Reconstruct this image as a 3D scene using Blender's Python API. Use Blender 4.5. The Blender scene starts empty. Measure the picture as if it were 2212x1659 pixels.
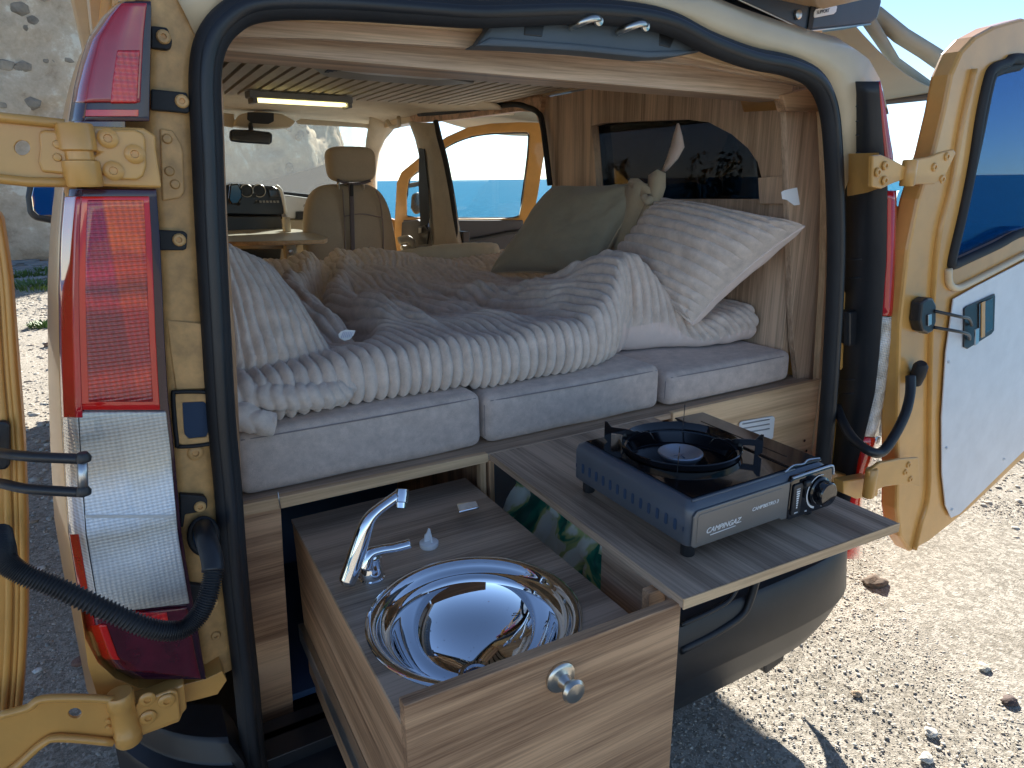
import bpy, bmesh, math, random
import numpy as np
from mathutils import Vector, Matrix, noise
from mathutils.geometry import tessellate_polygon
random.seed(7); RNG = np.random.default_rng(11)
S = bpy.context.scene
COL = S.collection
R = math.radians
V = Vector

# ------------------------------------------------------------------ camera
FPX, CX, CY = 1475.0, 1106.0, 829.5
yaw, pit, roll = R(29.4), R(16.7), R(0.6)
CAM = np.array([0.0, 0.0, 1.52])
fw = np.array([math.sin(yaw)*math.cos(pit), math.cos(yaw)*math.cos(pit), -math.sin(pit)])
r0 = np.array([math.cos(yaw), -math.sin(yaw), 0.0]); u0 = np.cross(r0, fw)
rt = r0*math.cos(roll) - u0*math.sin(roll); up = np.cross(rt, fw)
cd = bpy.data.cameras.new('camera'); co = bpy.data.objects.new('camera', cd); COL.objects.link(co)
cd.sensor_width = 36; cd.lens = 36*FPX/2212; cd.clip_start = 0.02; cd.clip_end = 30000
co.matrix_world = Matrix(((rt[0], up[0], -fw[0], CAM[0]), (rt[1], up[1], -fw[1], CAM[1]), (rt[2], up[2], -fw[2], CAM[2]), (0, 0, 0, 1)))
S.camera = co
S.render.resolution_x = 1024; S.render.resolution_y = 768

# ------------------------------------------------------------------ light
SUN_AZ, SUN_EL = R(35), R(29)
w = bpy.data.worlds.new('World'); S.world = w; w.use_nodes = True
nt = w.node_tree; bg = nt.nodes['Background']
sky = nt.nodes.new('ShaderNodeTexSky'); sky.sky_type = 'NISHITA'; sky.sun_disc = False
sky.sun_elevation = SUN_EL; sky.sun_rotation = SUN_AZ; sky.air_density = 0.65; sky.dust_density = 0.0; sky.ozone_density = 1.5
nt.links.new(sky.outputs[0], bg.inputs[0]); bg.inputs[1].default_value = 0.069
sl = bpy.data.lights.new('sun', 'SUN'); sl.energy = 5.0; sl.angle = R(0.5); sl.color = (1, 0.95, 0.87)
so = bpy.data.objects.new('sun', sl); COL.objects.link(so)
sd = V((math.sin(SUN_AZ)*math.cos(SUN_EL), math.cos(SUN_AZ)*math.cos(SUN_EL), math.sin(SUN_EL)))
so.rotation_euler = sd.to_track_quat('Z', 'Y').to_euler(); so.location = (20, 12, 20)
S.view_settings.view_transform = 'Standard'; S.view_settings.look = 'None'; S.view_settings.gamma = 1
S.view_settings.use_curve_mapping = False
S.view_settings.exposure = 1.66
try:
    S.cycles.max_bounces = 10; S.cycles.diffuse_bounces = 5; S.cycles.transparent_max_bounces = 12
except Exception: pass

# ------------------------------------------------------------------ measuring: sight line through the photo onto a real plane
def ray(x, y): return fw + rt*(x-CX)/FPX - up*(y-CY)/FPX
def PY(x, y, Y): d = ray(x, y); return CAM + d*(Y-CAM[1])/d[1]
def PX(x, y, X): d = ray(x, y); return CAM + d*(X-CAM[0])/d[0]
def PZ(x, y, Z): d = ray(x, y); return CAM + d*(Z-CAM[2])/d[2]
def PP(x, y, p, n):
    d = ray(x, y); p = np.array(p, float); n = np.array(n, float)
    return CAM + d*((p-CAM)@n)/(d@n)

# ------------------------------------------------------------------ materials
def newmat(name):
    m = bpy.data.materials.new(name); m.use_nodes = True
    return m, m.node_tree, m.node_tree.nodes['Principled BSDF']
def N(t, ty, **k):
    n = t.nodes.new(ty)
    for a, b in k.items(): setattr(n, a, b)
    return n
def setin(n, d):
    for a, b in d.items(): n.inputs[a].default_value = b
def ramp(t, stops):
    r = N(t, 'ShaderNodeValToRGB'); e = r.color_ramp.elements
    while len(e) < len(stops): e.new(0.5)
    for q, (p, c) in zip(e, stops): q.position = p; q.color = (*c, 1) if len(c) == 3 else c
    return r
def mapping(t, scale, rot=(0, 0, 0), gen=False):
    tc = N(t, 'ShaderNodeTexCoord'); mp = N(t, 'ShaderNodeMapping')
    mp.inputs['Scale'].default_value = scale; mp.inputs['Rotation'].default_value = rot
    t.links.new(tc.outputs['Generated' if gen else 'Object'], mp.inputs[0]); return mp
def plain(name, col, rough=0.5, metal=0.0, spec=0.5, bump=0.0, bscale=60, vary=0.12, coat=0.0, vscale=6, trans=0.0):
    m, t, b = newmat(name)
    setin(b, {'Roughness': rough, 'Metallic': metal, 'Specular IOR Level': spec, 'Coat Weight': coat, 'Transmission Weight': trans})
    mp = mapping(t, (1, 1, 1)); nz = N(t, 'ShaderNodeTexNoise'); setin(nz, {'Scale': vscale, 'Detail': 6, 'Roughness': 0.6})
    t.links.new(mp.outputs[0], nz.inputs[0])
    lo = tuple(c*(1-vary) for c in col); hi = tuple(min(1, c*(1+vary)) for c in col)
    r = ramp(t, [(0.3, lo), (0.7, hi)]); t.links.new(nz.outputs[0], r.inputs[0]); t.links.new(r.outputs[0], b.inputs['Base Color'])
    if bump > 0:
        n2 = N(t, 'ShaderNodeTexNoise'); setin(n2, {'Scale': bscale, 'Detail': 4}); t.links.new(mp.outputs[0], n2.inputs[0])
        bp = N(t, 'ShaderNodeBump'); setin(bp, {'Strength': bump, 'Distance': 0.01}); t.links.new(n2.outputs[0], bp.inputs['Height'])
        t.links.new(bp.outputs[0], b.inputs['Normal'])
    return m
def wood(name, axis, dark, light, rough=0.42, scale=1.0):
    m, t, b = newmat(name)
    s = [13*scale]*3; s['xyz'.index(axis)] = 0.9*scale
    mp = mapping(t, tuple(s))
    n0 = N(t, 'ShaderNodeTexNoise'); setin(n0, {'Scale': 0.55, 'Detail': 3, 'Roughness': 0.5, 'Distortion': 0.6}); t.links.new(mp.outputs[0], n0.inputs[0])
    mul = N(t, 'ShaderNodeMath', operation='MULTIPLY'); mul.inputs[1].default_value = 22; t.links.new(n0.outputs[0], mul.inputs[0])
    sn = N(t, 'ShaderNodeMath', operation='SINE'); t.links.new(mul.outputs[0], sn.inputs[0])
    s2 = [230*scale]*3; s2['xyz'.index(axis)] = 5*scale
    mp2 = mapping(t, tuple(s2)); n1 = N(t, 'ShaderNodeTexNoise'); setin(n1, {'Scale': 1.0, 'Detail': 5, 'Roughness': 0.7}); t.links.new(mp2.outputs[0], n1.inputs[0])
    s3 = [30*scale]*3; s3['xyz'.index(axis)] = 0.8*scale
    mp3 = mapping(t, tuple(s3)); n3 = N(t, 'ShaderNodeTexNoise'); setin(n3, {'Scale': 1.0, 'Detail': 4, 'Roughness': 0.6}); t.links.new(mp3.outputs[0], n3.inputs[0])
    a = N(t, 'ShaderNodeMath', operation='MULTIPLY_ADD'); a.inputs[1].default_value = 0.13; a.inputs[2].default_value = 0.0; t.links.new(sn.outputs[0], a.inputs[0])
    a2 = N(t, 'ShaderNodeMath', operation='MULTIPLY_ADD'); a2.inputs[1].default_value = 0.9; t.links.new(n1.outputs[0], a2.inputs[0]); t.links.new(a.outputs[0], a2.inputs[2])
    a3 = N(t, 'ShaderNodeMath', operation='MULTIPLY_ADD'); a3.inputs[1].default_value = 0.6; t.links.new(n3.outputs[0], a3.inputs[0]); t.links.new(a2.outputs[0], a3.inputs[2])
    r = ramp(t, [(0.42, dark), (0.9, light)]); t.links.new(a3.outputs[0], r.inputs[0]); t.links.new(r.outputs[0], b.inputs['Base Color'])
    bp = N(t, 'ShaderNodeBump'); setin(bp, {'Strength': 0.12, 'Distance': 0.002}); t.links.new(a3.outputs[0], bp.inputs['Height']); t.links.new(bp.outputs[0], b.inputs['Normal'])
    setin(b, {'Roughness': rough, 'Specular IOR Level': 0.45})
    return m
def glass(name, tint, refl=1.0, haze=0.0):
    m, t, b = newmat(name); t.nodes.remove(b)
    out = t.nodes['Material Output']
    tr = N(t, 'ShaderNodeBsdfTransparent'); tr.inputs[0].default_value = (*tint, 1)
    gl = N(t, 'ShaderNodeBsdfGlossy'); gl.inputs['Roughness'].default_value = 0.01
    fr = N(t, 'ShaderNodeFresnel'); fr.inputs[0].default_value = 1.5
    mu = N(t, 'ShaderNodeMath', operation='MULTIPLY'); mu.inputs[1].default_value = refl; t.links.new(fr.outputs[0], mu.inputs[0])
    mx = N(t, 'ShaderNodeMixShader'); t.links.new(mu.outputs[0], mx.inputs[0]); t.links.new(tr.outputs[0], mx.inputs[1]); t.links.new(gl.outputs[0], mx.inputs[2])
    last = mx
    if haze > 0:
        df = N(t, 'ShaderNodeBsdfTranslucent'); df.inputs[0].default_value = (0.8, 0.8, 0.8, 1)
        m2 = N(t, 'ShaderNodeMixShader'); m2.inputs[0].default_value = haze
        t.links.new(mx.outputs[0], m2.inputs[1]); t.links.new(df.outputs[0], m2.inputs[2]); last = m2
    t.links.new(last.outputs[0], out.inputs[0]); return m
def lensmat(name, cols, rough=0.12, sx=900, sz=700, patch=18, depth=0.25):
    """moulded lens: fine prism grid relief and uneven reflector shine painted into its opaque colour"""
    m, t, b = newmat(name)
    mp = mapping(t, (1, 1, 1))
    w1 = N(t, 'ShaderNodeTexWave', wave_type='BANDS', bands_direction='X'); setin(w1, {'Scale': sx/20, 'Distortion': 0.3})
    w2 = N(t, 'ShaderNodeTexWave', wave_type='BANDS', bands_direction='Z'); setin(w2, {'Scale': sz/20, 'Distortion': 0.3})
    t.links.new(mp.outputs[0], w1.inputs[0]); t.links.new(mp.outputs[0], w2.inputs[0])
    ad = N(t, 'ShaderNodeMath', operation='ADD'); t.links.new(w1.outputs['Fac'], ad.inputs[0]); t.links.new(w2.outputs['Fac'], ad.inputs[1])
    mp2 = mapping(t, (patch, patch, patch*1.6)); nz = N(t, 'ShaderNodeTexNoise'); setin(nz, {'Scale': 1, 'Detail': 2, 'Distortion': 0.8}); t.links.new(mp2.outputs[0], nz.inputs[0])
    r = ramp(t, cols); 
    ma = N(t, 'ShaderNodeMath', operation='MULTIPLY_ADD'); ma.inputs[1].default_value = 0.10; t.links.new(ad.outputs[0], ma.inputs[0]); 
    sb = N(t, 'ShaderNodeMath', operation='SUBTRACT'); sb.inputs[1].default_value = 0.10; t.links.new(nz.outputs[0], sb.inputs[0]); t.links.new(sb.outputs[0], ma.inputs[2])
    t.links.new(ma.outputs[0], r.inputs[0]); t.links.new(r.outputs[0], b.inputs['Base Color'])
    bp = N(t, 'ShaderNodeBump'); setin(bp, {'Strength': depth, 'Distance': 0.002}); t.links.new(ad.outputs[0], bp.inputs['Height']); t.links.new(bp.outputs[0], b.inputs['Normal'])
    setin(b, {'Roughness': rough, 'Specular IOR Level': 0.6, 'Coat Weight': 0.8, 'Coat Roughness': 0.05})
    return m
def fabric(name, col, rough=0.95, sheen=0.3, fine=700, bump=0.25, vary=0.1, vscale=9, fuzz=False):
    m, t, b = newmat(name)
    setin(b, {'Roughness': rough, 'Specular IOR Level': 0.15, 'Sheen Weight': sheen, 'Sheen Roughness': 0.5})
    mp = mapping(t, (1, 1, 1)); nz = N(t, 'ShaderNodeTexNoise'); setin(nz, {'Scale': vscale, 'Detail': 5, 'Roughness': 0.65}); t.links.new(mp.outputs[0], nz.inputs[0])
    n2 = N(t, 'ShaderNodeTexNoise'); setin(n2, {'Scale': fine, 'Detail': 2}); t.links.new(mp.outputs[0], n2.inputs[0])
    ad = N(t, 'ShaderNodeMath', operation='MULTIPLY_ADD'); ad.inputs[1].default_value = 0.45; t.links.new(n2.outputs[0], ad.inputs[0]); 
    m5 = N(t, 'ShaderNodeMath', operation='MULTIPLY'); m5.inputs[1].default_value = 0.55; t.links.new(nz.outputs[0], m5.inputs[0]); t.links.new(m5.outputs[0], ad.inputs[2])
    r = ramp(t, [(0.35, tuple(c*(1-vary*1.5) for c in col)), (0.65, tuple(min(1, c*(1+vary)) for c in col))])
    t.links.new(ad.outputs[0], r.inputs[0]); t.links.new(r.outputs[0], b.inputs['Base Color'])
    bp = N(t, 'ShaderNodeBump'); setin(bp, {'Strength': bump, 'Distance': 0.0015}); t.links.new(n2.outputs[0], bp.inputs['Height']); t.links.new(bp.outputs[0], b.inputs['Normal'])
    return m
M = {}
M['paint'] = plain('van_paint', (0.66, 0.335, 0.085), 0.32, coat=0.35, vary=0.10, vscale=9, bump=0.03, bscale=300)
M['paint_dusty'] = plain('dusty_van_paint', (0.64, 0.36, 0.135), 0.5, coat=0.1, vary=0.28, vscale=30, bump=0.06, bscale=120)
M['paint_cream'] = plain('pale_roof_paint', (0.66, 0.50, 0.31), 0.4, coat=0.2, vary=0.08)
M['rubber'] = plain('black_rubber', (0.016, 0.016, 0.018), 0.66, vary=0.3, bump=0.05, bscale=90)
M['plastic'] = plain('black_plastic', (0.02, 0.021, 0.024), 0.38, vary=0.25, bump=0.03, bscale=250)
M['bumper'] = plain('bumper_plastic', (0.014, 0.015, 0.018), 0.42, vary=0.25, bump=0.06, bscale=500, vscale=14)
M['greyplastic'] = plain('grey_plastic', (0.30, 0.30, 0.30), 0.5, vary=0.08)
M['header'] = plain('slate_trim', (0.09, 0.11, 0.13), 0.55, vary=0.12)
WD, WL = (0.19, 0.095, 0.05), (0.70, 0.42, 0.235)
for a in 'xyz':
    M['wood_'+a] = wood('walnut_laminate_'+a, a, WD, WL)
    M['woodlt_'+a] = wood('light_laminate_'+a, a, (0.46, 0.28, 0.15), (0.80, 0.55, 0.32), scale=0.8)
    M['woodgr_'+a] = wood('sky_greyed_walnut_laminate_'+a, a, (0.16, 0.105, 0.07), (0.60, 0.435, 0.31), rough=0.36)  # walnut for top faces, greyed: sky reflection put into the colour
for a in 'xz':
    M['woodwall_'+a] = wood('haze_lightened_laminate_'+a, a, (0.30, 0.19, 0.12), (0.80, 0.57, 0.39), scale=0.9)  # paler walnut: flare haze and extra brightness put into the colour
M['ply'] = wood('board_edge', 'x', (0.30, 0.20, 0.13), (0.50, 0.37, 0.26), scale=2)
M['slat'] = plain('ceiling_slat_veneer', (0.56, 0.49, 0.40), 0.6, vary=0.15)
M['groove'] = plain('dark_groove_felt', (0.012, 0.011, 0.010), 0.9)
M['headliner'] = fabric('beige_headliner', (0.62, 0.56, 0.45), fine=300, bump=0.05, sheen=0.05)
M['beige'] = plain('beige_trim_plastic', (0.55, 0.47, 0.34), 0.55, vary=0.06)
M['seat'] = fabric('beige_leather', (0.46, 0.39, 0.29), rough=0.6, sheen=0.05, fine=250, bump=0.15, vary=0.06)
M['strap'] = fabric('grey_woven_strap', (0.16, 0.14, 0.15), fine=900)
M['cushion'] = fabric('grey_upholstery', (0.63, 0.515, 0.445), fine=1100, bump=0.5, vary=0.17, vscale=38)
M['piping'] = fabric('grey_seam', (0.30, 0.25, 0.24), fine=900)
M['plush'] = fabric('taupe_ribbed_plush', (0.80, 0.665, 0.565), fine=1500, bump=0.7, vary=0.17, vscale=32, sheen=0.6)
M['lining'] = fabric('pinkish_lining', (0.86, 0.70, 0.62), fine=900, bump=0.15, vary=0.05, sheen=0.2)
M['sage'] = fabric('sage_pillowcase', (0.42, 0.375, 0.27), fine=1200, bump=0.3, vary=0.09)
M['sand'] = fabric('sand_cotton', (0.60, 0.49, 0.33), fine=1100, bump=0.3, vary=0.09)
M['chrome'] = plain('polished_steel', (0.80, 0.82, 0.85), 0.03, metal=1.0, vary=0.02)
M['satin'] = plain('satin_nickel', (0.66, 0.62, 0.55), 0.28, metal=1.0, vary=0.04)
M['steel'] = plain('zinc_steel', (0.55, 0.55, 0.55), 0.35, metal=1.0, vary=0.15)
M['stovegrey'] = plain('grey_stove_enamel', (0.085, 0.10, 0.125), 0.33, vary=0.1, bump=0.03, bscale=900, spec=0.6)
M['stovefront'] = plain('pewter_stove_front', (0.20, 0.19, 0.18), 0.36, metal=0.35, vary=0.08, bump=0.03, bscale=900)
M['blackgloss'] = plain('black_enamel', (0.006, 0.006, 0.008), 0.08, vary=0.1, coat=0.6)
M['smoke'] = plain('brown_gloss_lid', (0.045, 0.03, 0.024), 0.10, vary=0.3, coat=0.5)
M['alu'] = plain('burner_aluminium', (0.42, 0.47, 0.54), 0.35, metal=0.7, vary=0.06)
M['white'] = plain('white_plastic', (0.80, 0.80, 0.80), 0.4, vary=0.03)
M['whitepanel'] = plain('white_hardboard', (0.74, 0.75, 0.77), 0.42, vary=0.06, vscale=14, bump=.04, bscale=60)
M['whiteprint'] = plain('white_print', (0.85, 0.85, 0.85), 0.6, vary=0.01)
M['blacktrim'] = plain('dash_black', (0.018, 0.022, 0.032), 0.32, vary=0.2)
M['tabletop'] = plain('pale_table_laminate', (0.46, 0.43, 0.36), 0.3, vary=0.05)
M['dark_in'] = plain('hollow_shade', (0.02, 0.05, 0.11), 0.7, vary=0.2)  # shade inside bays and holes put into a dark blue colour
M['awning'] = plain('awning_cloth', (0.30, 0.30, 0.255), 0.8, vary=0.08, vscale=2, trans=0.0)
M['cassette'] = plain('awning_case', (0.05, 0.065, 0.09), 0.4, vary=0.15)
M['red'] = lensmat('red_lens', [(0.25, (0.22, 0.004, 0.010)), (0.5, (0.62, 0.010, 0.014)), (0.8, (0.85, 0.03, 0.015))], patch=9)
M['reddeep'] = plain('red_lens_smooth', (0.47, 0.010, 0.018), 0.06, vary=0.25, vscale=7, coat=1.0)
M['redrim'] = plain('red_lens_rim', (0.70, 0.012, 0.008), 0.08, vary=0.15, coat=1.0)
M['orange'] = lensmat('orange_red_lens', [(0.25, (0.45, 0.015, 0.005)), (0.6, (0.85, 0.075, 0.01)), (0.9, (0.9, 0.16, 0.03))], patch=7)
M['darkred'] = plain('dark_red_lens', (0.085, 0.004, 0.014), 0.07, vary=0.45, vscale=16, coat=1.0)
M['clear'] = lensmat('clear_lens', [(0.25, (0.38, 0.33, 0.27)), (0.42, (0.62, 0.56, 0.48)), (0.55, (0.80, 0.76, 0.70)), (0.72, (0.93, 0.94, 0.97))], patch=9, sx=800, sz=1300, depth=0.8)
M['gasket'] = plain('plum_gasket', (0.035, 0.008, 0.022), 0.2, vary=0.2, coat=0.4)
M['glass'] = glass('window_glass', (0.93, 0.96, 0.96))
M['windscreen'] = glass('dusty_windscreen', (0.88, 0.92, 0.90), haze=0.03)
M['tint'] = glass('tinted_privacy_glass', (0.10, 0.105, 0.12), refl=0.7)
M['blueglass'] = glass('rear_door_glass', (0.10, 0.27, 0.45), refl=0.5)
M['mirror'] = plain('mirror_silver', (0.75, 0.78, 0.8), 0.02, metal=1.0, vary=0.01)
M['greenbag'] = None
def led():
    m, t, b = newmat('led_strip'); setin(b, {'Base Color': (0.9, 0.85, 0.5, 1), 'Emission Color': (1.0, 0.86, 0.38, 1), 'Emission Strength': 0.8}); return m
M['led'] = led()
def bagmat():
    m, t, b = newmat('printed_bag'); mp = mapping(t, (1, 1, 1), rot=(0.5, 0.3, 0.2))
    n1 = N(t, 'ShaderNodeTexNoise'); setin(n1, {'Scale': 9, 'Detail': 3, 'Distortion': 1.2}); t.links.new(mp.outputs[0], n1.inputs[0])
    r = ramp(t, [(0.36, (0.0, 0.10, 0.075)), (0.44, (0.01, 0.22, 0.14)), (0.50, (0.45, 0.52, 0.20)), (0.56, (0.72, 0.74, 0.62)), (0.75, (0.80, 0.80, 0.75))])
    r.color_ramp.interpolation = 'EASE'
    t.links.new(n1.outputs[0], r.inputs[0]); t.links.new(r.outputs[0], b.inputs['Base Color']); setin(b, {'Roughness': 0.35}); return m
M['greenbag'] = bagmat()
def gravelmat():
    m, t, b = newmat('gravel_ground'); mp = mapping(t, (1, 1, 1))
    vo = N(t, 'ShaderNodeTexVoronoi'); setin(vo, {'Scale': 75}); t.links.new(mp.outputs[0], vo.inputs[0])
    n1 = N(t, 'ShaderNodeTexNoise'); setin(n1, {'Scale': 1.6, 'Detail': 6}); t.links.new(mp.outputs[0], n1.inputs[0])
    n2 = N(t, 'ShaderNodeTexNoise'); setin(n2, {'Scale': 160, 'Detail': 4}); t.links.new(mp.outputs[0], n2.inputs[0])
    hs = N(t, 'ShaderNodeSeparateColor'); t.links.new(vo.outputs['Color'], hs.inputs[0])
    a = N(t, 'ShaderNodeMath', operation='MULTIPLY_ADD'); a.inputs[1].default_value = 0.5; t.links.new(hs.outputs[0], a.inputs[0]); t.links.new(n2.outputs[0], a.inputs[2])
    a2 = N(t, 'ShaderNodeMath', operation='MULTIPLY_ADD'); a2.inputs[1].default_value = 0.5; t.links.new(n1.outputs[0], a2.inputs[0]); t.links.new(a.outputs[0], a2.inputs[2])
    r = ramp(t, [(0.5, (0.19, 0.17, 0.135)), (0.78, (0.31, 0.28, 0.23)), (1.0, (0.45, 0.41, 0.345))])
    s = N(t, 'ShaderNodeMath', operation='MULTIPLY'); s.inputs[1].default_value = 0.8; t.links.new(a2.outputs[0], s.inputs[0])
    t.links.new(s.outputs[0], r.inputs[0]); t.links.new(r.outputs[0], b.inputs['Base Color']); setin(b, {'Roughness': 0.95, 'Specular IOR Level': 0.1})
    bp = N(t, 'ShaderNodeBump'); setin(bp, {'Strength': 0.55, 'Distance': 0.008}); t.links.new(a.outputs[0], bp.inputs['Height']); t.links.new(bp.outputs[0], b.inputs['Normal'])
    return m
M['gravel'] = gravelmat()
def attrmat(name, rough=0.9):
    m, t, b = newmat(name); a = N(t, 'ShaderNodeAttribute'); a.attribute_name = 'Tone'
    t.links.new(a.outputs['Color'], b.inputs['Base Color']); setin(b, {'Roughness': rough, 'Specular IOR Level': 0.2}); return m
M['pebble'] = attrmat('pebble_stone')
def rockmat():
    m, t, b = newmat('weathered_render_wall'); mp = mapping(t, (1, 1, 1))
    n1 = N(t, 'ShaderNodeTexNoise'); setin(n1, {'Scale': 0.55, 'Detail': 9, 'Roughness': 0.68, 'Distortion': 0.4}); t.links.new(mp.outputs[0], n1.inputs[0])
    n2 = N(t, 'ShaderNodeTexNoise'); setin(n2, {'Scale': 3.2, 'Detail': 8, 'Roughness': 0.72}); t.links.new(mp.outputs[0], n2.inputs[0])
    vo = N(t, 'ShaderNodeTexVoronoi'); setin(vo, {'Scale': 3.0, 'Randomness': 1.0}); t.links.new(mp.outputs[0], vo.inputs[0])
    a = N(t, 'ShaderNodeMath', operation='MULTIPLY_ADD'); a.inputs[1].default_value = 0.7; t.links.new(n2.outputs[0], a.inputs[0]); t.links.new(n1.outputs[0], a.inputs[2])
    r = ramp(t, [(0.62, (0.30, 0.205, 0.135)), (0.76, (0.52, 0.385, 0.265)), (0.92, (0.66, 0.51, 0.365)), (1.0, (0.80, 0.69, 0.54))])
    t.links.new(a.outputs[0], r.inputs[0]); t.links.new(r.outputs[0], b.inputs['Base Color']); setin(b, {'Roughness': 1, 'Specular IOR Level': 0.05})
    h = N(t, 'ShaderNodeMath', operation='MULTIPLY_ADD'); h.inputs[1].default_value = -0.25; t.links.new(vo.outputs['Distance'], h.inputs[0]); t.links.new(a.outputs[0], h.inputs[2])
    bp = N(t, 'ShaderNodeBump'); setin(bp, {'Strength': 0.6, 'Distance': 0.08}); t.links.new(h.outputs[0], bp.inputs['Height']); t.links.new(bp.outputs[0], b.inputs['Normal'])
    return m
M['rock'] = rockmat()
def seamat():
    m, t, b = newmat('sea_water'); mp = mapping(t, (1, 1, 1))
    n1 = N(t, 'ShaderNodeTexNoise'); setin(n1, {'Scale': 0.45, 'Detail': 8, 'Roughness': 0.62}); t.links.new(mp.outputs[0], n1.inputs[0])
    r_s = ramp(t, [(0.42, (0.02, 0.125, 0.22)), (0.62, (0.035, 0.175, 0.29)), (0.72, (0.16, 0.30, 0.40))]); t.links.new(n1.outputs[0], r_s.inputs[0]); t.links.new(r_s.outputs[0], b.inputs['Base Color'])  # palest flecks: sea sparkle painted into the base colour
    bp = N(t, 'ShaderNodeBump'); setin(bp, {'Strength': 0.5, 'Distance': 0.35}); t.links.new(n1.outputs[0], bp.inputs['Height']); t.links.new(bp.outputs[0], b.inputs['Normal'])
    setin(b, {'Base Color': (0.025, 0.15, 0.26, 1), 'Roughness': 0.3, 'Specular IOR Level': 0.008, 'IOR': 1.05}); return m
M['sea'] = seamat()
M['leaf'] = plain('weed_leaf', (0.08, 0.14, 0.03), 0.6, vary=0.4, vscale=20)
M['dryleaf'] = plain('shrub_leaf', (0.05, 0.065, 0.03), 0.7, vary=0.4, vscale=20)
M['flag'] = plain('grey_paving_stone', (0.25, 0.26, 0.26), 0.9, vary=0.25, vscale=5, bump=0.3, bscale=30)

# ------------------------------------------------------------------ builders
def root_of(o):
    while o.parent: o = o.parent
    return o
def thing(name, label, cat, loc, group=None):
    o = bpy.data.objects.new(name, None); COL.objects.link(o); o.location = loc; o.empty_display_size = 0.05
    o['label'] = label; o['category'] = cat
    if group: o['group'] = group
    return o
def tag(o, label=None, cat=None, group=None, kind=None):
    for k, v in (('label', label), ('category', cat), ('group', group), ('kind', kind)):
        if v: o[k] = v
    return o
def mk(name, vs, fs, mat, par=None, smooth=False, bevel=0, seg=2, solid=0, label=None, base=None):
    off = np.array(root_of(par).location) if par else (np.array(base) if base is not None else np.zeros(3))
    vs = np.asarray(vs, float) - off
    me = bpy.data.meshes.new(name); me.from_pydata([tuple(v) for v in vs], [], [tuple(int(i) for i in f) for f in fs])
    me.validate(); bm = bmesh.new(); bm.from_mesh(me); bmesh.ops.recalc_face_normals(bm, faces=bm.faces)
    bm.to_mesh(me); bm.free()
    o = bpy.data.objects.new(name, me); COL.objects.link(o); me.materials.append(mat)
    if par: o.parent = par
    else: o.location = off
    if smooth: me.polygons.foreach_set('use_smooth', [True]*len(me.polygons))
    if solid:
        md = o.modifiers.new('solid', 'SOLIDIFY'); md.thickness = solid; md.offset = 0
    if bevel:
        md = o.modifiers.new('bevel', 'BEVEL'); md.width = bevel; md.segments = seg; md.limit_method = 'ANGLE'; md.angle_limit = R(35)
    if label: o['label'] = label
    return o
def bigmesh(name, vs, fs, mat, par=None, smooth=True, base=(0, 0, 0), tone=None):
    """fast mesh from numpy arrays; faces all of one size"""
    off = np.array(root_of(par).location) if par else np.array(base, float)
    vs = np.asarray(vs, np.float32) - off.astype(np.float32); fs = np.asarray(fs, np.int32); k = fs.shape[1]
    me = bpy.data.meshes.new(name); me.vertices.add(len(vs)); me.vertices.foreach_set('co', vs.ravel())
    me.loops.add(fs.size); me.loops.foreach_set('vertex_index', fs.ravel())
    me.polygons.add(len(fs)); me.polygons.foreach_set('loop_start', np.arange(0, fs.size, k, dtype=np.int32))
    try: me.polygons.foreach_set('loop_total', np.full(len(fs), k, np.int32))
    except Exception: pass
    me.update(calc_edges=True)
    if smooth: me.polygons.foreach_set('use_smooth', np.ones(len(fs), bool))
    if tone is not None:
        at = me.color_attributes.new('Tone', 'FLOAT_COLOR', 'POINT'); at.data.foreach_set('color', np.asarray(tone, np.float32).ravel())
    me.materials.append(mat); o = bpy.data.objects.new(name, me); COL.objects.link(o)
    if par: o.parent = par
    else: o.location = off
    return o
def grid_faces(nu, nv, close=False):
    i = np.arange(nv-1)[:, None]; j = np.arange(nu if close else nu-1)[None, :]; j2 = (j+1) % nu
    a = i*nu+j; b = i*nu+j2; c = (i+1)*nu+j2; d = (i+1)*nu+j
    return np.stack([a, b, c, d], -1).reshape(-1, 4)
def box(name, x, y, z, mat, par=None, bevel=0.0015, **k):
    vs = [(a, b, c) for a in x for b in y for c in z]
    fs = [(0, 1, 3, 2), (4, 6, 7, 5), (0, 4, 5, 1), (2, 3, 7, 6), (0, 2, 6, 4), (1, 5, 7, 3)]
    return mk(name, vs, fs, mat, par, bevel=bevel, **k)
def slab(name, pts, d, mat, par=None, bevel=0.0015, **k):
    pts = np.asarray(pts, float); d = np.asarray(d, float); n = len(pts)
    vs = np.vstack([pts, pts+d]); fs = [tuple(range(n)), tuple(range(2*n-1, n-1, -1))] + [(i, (i+1) % n, n+(i+1) % n, n+i) for i in range(n)]
    return mk(name, vs, fs, mat, par, bevel=bevel, **k)
def holed(name, outer, holes, d, mat, par=None, **k):
    """plate with openings: loops of world points in one plane, thickness vector d"""
    loops = [np.asarray(outer, float)] + [np.asarray(h, float) for h in holes]
    tris = tessellate_polygon([[V(p) for p in l] for l in loops])
    flat = np.vstack(loops); n = len(flat); d = np.asarray(d, float)
    vs = np.vstack([flat, flat+d]); fs = [tuple(t) for t in tris] + [(t[2]+n, t[1]+n, t[0]+n) for t in tris]
    s = 0
    for l in loops:
        m = len(l)
        fs += [(s+i, s+(i+1) % m, n+s+(i+1) % m, n+s+i) for i in range(m)]; s += m
    return mk(name, vs, fs, mat, par, **k)
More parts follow.
